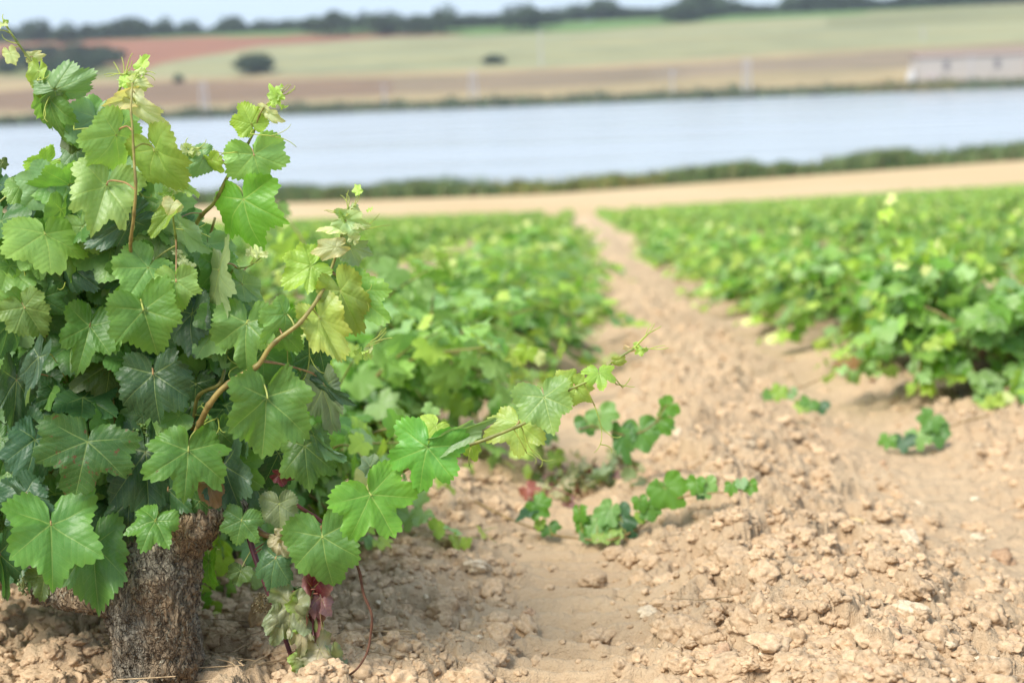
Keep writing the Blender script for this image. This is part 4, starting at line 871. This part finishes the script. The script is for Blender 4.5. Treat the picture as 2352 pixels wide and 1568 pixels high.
# ---------------------------------------------------------------- reeds, trees, poles and building round the lake
def blades(xf, n, hmin, hmax, wmin, wmax, cols, zf):
    N = n; x, y = xf(N); z = zf(x, y); h = rs.uniform(hmin, hmax, N)*(.75+.35*vnoise(x*.12, y*.1)+.25*vnoise(x*.5, y*.5)); w_ = rs.uniform(wmin, wmax, N); a = rs.rand(N)*6.28; lx, ly = rs.randn(N)*.18*h, rs.randn(N)*.18*h
    dx, dy = np.cos(a)*w_, np.sin(a)*w_; b = np.stack([x, y, z], -1)
    V = np.stack([b+np.stack([-dx, -dy, 0*x-.1], -1), b+np.stack([dx, dy, 0*x-.1], -1), b+np.stack([dx*.8+lx*.5, dy*.8+ly*.5, h*.6], -1), b+np.stack([lx, ly, h], -1), b+np.stack([-dx*.8+lx*.5, -dy*.8+ly*.5, h*.6], -1)], 1).reshape(-1, 3)
    k = np.arange(N)[:, None]*5; Fq = np.r_[k+[0, 1, 2, 4]]; Ft = k+[4, 2, 3]
    c = np.array(cols)[rs.randint(len(cols), size=N)]*rs.uniform(.75, 1.25, (N, 1)); g_ = vnoise(x*.03, y*.03)
    c = np.where((g_ > .25)[:, None], c*np.array([1.35, 1.1, .9]), c); c = np.repeat(np.c_[c, np.zeros(N)], 5, axis=0)
    mb = MB(); mb.add(V, Fq, c); mb.f.append(Ft); mb.mi.append(np.zeros(N)); return mb
mb = blades(lambda n: (lambda x: (x, shore(x)+146+np.abs(rs.randn(n))*3.5-5))(rs.uniform(-75, 100, n)), 60000, 1.3, 2.4, .05, .16, [(.12, .19, .065), (.15, .21, .08), (.21, .22, .10), (.09, .15, .055)], lambda x, y: np.maximum(macro(x, y), LAKE_Z-.1))
o = mb.build('reeds', [M_TREE]); tag(o, 'green reed bed along the near shore of the lake', 'reeds', kind='stuff')
mb = blades(lambda n: (rs.uniform(-250, 270, n), 459+np.abs(rs.randn(n))*6-2), 30000, 1.2, 3.2, .25, .7, [(.12, .15, .08), (.15, .18, .09), (.18, .17, .11), (.09, .13, .07)], lambda x, y: np.maximum(hill_z(x, y), LAKE_Z-.1))
tag(mb.build('bank_vegetation', [M_TREE]), 'dark rushes and scrub along the far shore of the lake', 'rushes', kind='stuff')
def tree_proto(seed, n=1500):
    r2 = np.random.RandomState(seed); cr = MB(); lumps = [(lambda a, r: (np.array([math.cos(a)*r, math.sin(a)*r, .22+.42*(1-(r/.36)**2)*r2.uniform(.3, 1.1)]), r2.uniform(.18, .26)))(r2.rand()*6.28, .36*r2.rand()**.5) for _ in range(15)]+[(np.array([0, 0, .42]), .34)]
    V = []; c = []
    for k in range(n):
        q, rr = lumps[r2.randint(16)]; d = nrm(r2.randn(3)); p = q+d*rr*r2.uniform(.75, 1.05)*np.array([1.1, 1.1, .85]); p[2] = max(p[2], .03)
        a, b = nrm(r2.randn(3)), nrm(r2.randn(3)); s = r2.uniform(.03, .06)
        V += [p+a*s, p+b*s, p-a*s, p-b*s]; cc = np.array([.058, .090, .044])*r2.uniform(.65, 1.5); c += [np.r_[cc, 0]]*4
    cr.add(np.array(V), np.arange(4*n).reshape(-1, 4), np.array(c))
    tr = MB(); tube(tr, smooth_path([(0, 0, -.05), (.01, 0, .2), (.0, .02, .45)], 8), np.linspace(.05, .03, 8), (.13, .10, .08, 0), 8)
    for k in range(4): a = k*1.6; tube(tr, smooth_path([(0, 0, .25), (math.cos(a)*.15, math.sin(a)*.15, .45), (math.cos(a)*.25, math.sin(a)*.25, .6)], 6), np.linspace(.028, .012, 6), (.13, .10, .08, 0), 6)
    return cr.mesh('crown', [M_TREE], False), tr.mesh('trunk', [M_WOODY])
TP = [tree_proto(k) for k in range(5)]
HZ = lambda px: 150+(1330-px)*.0384
def ground_hit(px, py):                                               # where the sight line meets the hillside
    ys = np.linspace(456, 1400, 4000); d = CF*FPX+CR*(px-W/2)-CU*(py-H/2); P = CAM+d[None]*(ys/d[1])[:, None]; dz = P[:, 2]-hill_z(P[:, 0], P[:, 1]); k = np.argmax(dz < 0)
    return P[k] if dz[k] < 0 else None
def oak(px, pyb, wpx, hpx, label, group=None, name='oak_tree', back=None):
    P = ground_hit(px, pyb)
    if back is not None or P is None: D = back or 830; q = at(px, HZ(px)-85, D); P = np.array([q[0], D, hill_z(q[0], D)])
    D = P[1]; sx = wpx/FPX*D/.95; szz = hpx/FPX*D/.98
    t = TP[rs.randint(5)]; root = tag(empty(name, P), label, 'tree' if name == 'oak_tree' else 'bush', group); root.scale = (sx, sx, szz); root.rotation_euler[2] = rs.rand()*6.28
    for nm, me in (('crown', t[0]), ('trunk', t[1])):
        o = bpy.data.objects.new(nm, me); COL.objects.link(o); o.parent = root
oak(580, 168, 96, 64, 'dark rounded oak standing alone in the pale green field', name='oak_tree')
oak(1136, 146, 50, 28, 'small dark bush alone in the middle of the pale field', name='field_bush')
oak(410, 190, 22, 28, 'small thin tree on the red field left of the lone oak', name='oak_tree')
G_ = 'oaks along the skyline of the hill'
sky = [(20,100,60,34),(88,100,70,44),(150,104,60,34),(205,96,60,30),(245,92,60,30),(300,90,90,40),(378,84,50,34),(440,80,50,34),(530,80,66,40),(610,76,60,30),(655,74,44,28),(720,78,60,30),(768,86,80,46),(840,78,50,34),(885,84,90,46),(960,84,60,40),(1020,80,80,44),(1080,66,60,24),(1130,64,60,24),(1200,74,88,52),
       (1255,60,60,26),(1330,52,70,34),(1385,46,80,44),(1440,46,50,20),(1490,44,50,22),(1560,52,90,36),(1600,44,90,50),(1660,36,90,40),(1720,24,60,22),(1760,22,60,20),(1830,24,80,34),(1890,28,110,44),(1960,14,90,32),(2020,8,60,24),(2080,10,80,28),(2150,12,90,34),(2230,6,90,30),(2300,2,90,30),(2345,0,90,34)]
for k, (x, yb, wv, hv) in enumerate(sky):
    oak(x, yb-4, wv*1.1, hv*1.6, 'dark green oak on the skyline, %s from the left along the hilltop' % ordn(k), G_)
for k in range(34):
    x = 10+k*71; oak(x+rs.uniform(-20, 20), 0, 130, 44, 'distant low oak in the tree belt behind the hilltop oaks', 'low oaks in the distant tree belt', back=900+60*rs.rand())
WOOD = [(30,150,70,44),(15,168,60,36),(80,160,80,50),(150,164,80,56),(205,160,80,54),(250,146,60,40),(110,130,70,40),(180,132,80,40),(230,128,60,34),(60,128,60,32),(130,172,60,36),(190,176,50,30),(268,130,44,26)]
for k, (x, yb, wv, hv) in enumerate(WOOD):
    oak(x, yb, wv, hv, 'dark oak in the small wood at the left of the hillside, %s of the wood' % ordn(k), 'oaks of the small wood on the left slope')
# utility poles
def pole(px, pyb, hpx, label, twin=False):
    P = ground_hit(px, pyb)
    if P is None: return
    Hh = hpx/FPX*P[1]; root = tag(empty('utility_pole', P), label, 'utility pole', 'utility poles across the fields'); mb = MB(); W_ = .55
    for dx in ((-1.2, 1.2) if twin else (0,)):
        mb = MB(); tube(mb, [(dx, 0, -.5), (dx*.8, 0, Hh*.5), (dx*.5 if twin else 0, 0, Hh)], [.34, .28, .2], (.36, .35, .36, 0), 8); o = mb.build('mast', [M_TINT]); o.parent = root
    mb = MB(); tube(mb, [(-1.6, 0, Hh-.5), (1.6, 0, Hh-.5)], .12, (.30, .29, .30, 0), 6)
    for dx in (-1.4, 0, 1.4): tube(mb, [(dx, 0, Hh-.5), (dx, 0, Hh)], .09, (.5, .5, .5, 0), 6)
    if twin: tube(mb, [(-1.1, 0, Hh*.25), (1.0, 0, Hh*.6)], .08, (.36, .35, .36, 0), 6); tube(mb, [(1.1, 0, Hh*.25), (-1.0, 0, Hh*.6)], .08, (.36, .35, .36, 0), 6)
    o = mb.build('crossarm', [M_TINT]); o.parent = root
pole(472, 272, 80, 'grey twin legged pole at the left above the far shore', True); pole(1088, 232, 66, 'grey twin legged pole above the middle of the far shore', True)
pole(1716, 224, 84, 'tall grey twin legged pole left of the white building', True); pole(1545, 222, 60, 'thin grey pole between two twin legged poles'); pole(1243, 150, 78, 'thin grey pole standing in the pale field')
pole(885, 255, 60, 'faint thin pole above the far shore left of the middle'); pole(2120, 92, 26, 'small grey post high on the right of the hillside')
# long white farm building
P0 = ground_hit(2108, 192); D = P0[1]; k_ = D/FPX; Wb = 46.0; Hb = 60*k_; dep = 12.0
root = tag(empty('farm_building', P0), 'long white farm building with low brown roof beyond the lake', 'building')
def bld(name, mbx, parent=root):
    o = mbx.build(name, [M_TINT], None, False); o.parent = parent; return o
def box(mb, a, b, c):
    x0, y0, z0 = a; x1, y1, z1 = b
    mb.add([(x0, y0, z0), (x1, y0, z0), (x1, y1, z0), (x0, y1, z0), (x0, y0, z1), (x1, y0, z1), (x1, y1, z1), (x0, y1, z1)], [[0, 3, 2, 1], [4, 5, 6, 7], [0, 1, 5, 4], [1, 2, 6, 5], [2, 3, 7, 6], [3, 0, 4, 7]], c+(0,))
wc = (.46, .415, .37)
mb = MB(); box(mb, (0, 0, -2), (Wb, dep, Hb*.94), wc); wall = bld('wall', mb)
mb = MB(); rc = (.31, .225, .18); e = .5; z1 = Hb*.94; mb.add([(-e, -e, z1+.003), (Wb+e, -e, z1+.003), (Wb+e, dep+e, z1+.003), (-e, dep+e, z1+.003), (-e, dep/2, z1+1.5), (Wb+e, dep/2, z1+1.5)], [[0, 1, 5, 4], [2, 3, 4, 5]], rc+(0,)); mb.f.append(np.array([[0, 4, 3], [1, 2, 5]])); mb.mi.append(np.zeros(2)); bld('roof', mb)
for x in (8.2, 24.5): mb = MB(); box(mb, (x, -.06, Hb*.42), (x+2.0, .02, Hb*.80), (.22, .20, .20)); bld('window', mb)
mb = MB(); box(mb, (16.6, -.25, -2), (17.4, -.003, Hb*.98), (.48, .45, .44)); bld('pillar', mb)
mb = MB(); box(mb, (34.5, -2.5, -2), (Wb, -.003, Hb*.90), (.44, .40, .38)); bld('annex', mb)
mb = MB(); box(mb, (3.0, -2.2, -2), (6.0, -.003, Hb*.28), (.50, .42, .42)); bld('annex', mb)
q = ground_hit(2093, 193); root2 = tag(empty('water_tank', q), 'small white tank left of the white farm building', 'tank'); mb = MB(); tube(mb, smooth_path([(0, 0, -.5), (0, 0, 3.2), (0, 0, 4.2)], 8), [1.5, 1.5, 1.5, 1.5, 1.5, 1.4, 1.1, .5], (.52, .50, .48, 0), 16); bld('body', mb, root2)
mb = MB(); tube(mb, [(0, 0, 4.15), (0, 0, 4.6)], .5, (.6, .58, .56, 0), 12); bld('lid', mb, root2)

# ---------------------------------------------------------------- haze over the lake and the hill
mb = MB(); box(mb, (-1500, -40, -17), (1500, 1300, 48), (1, 1, 1)); hz_ = bpy.data.materials.new('haze_air'); hz_.use_nodes = True; hn = hz_.node_tree; hn.nodes.clear()
ho = hn.nodes.new('ShaderNodeOutputMaterial'); hv = hn.nodes.new('ShaderNodeVolumePrincipled'); hv.inputs['Color'].default_value = (.80, .88, 1, 1); hv.inputs['Density'].default_value = .00018; hn.links.new(hv.outputs[0], ho.inputs['Volume'])
tag(mb.build('haze', [hz_], None, False), 'thin pale air haze', 'haze', kind='stuff')
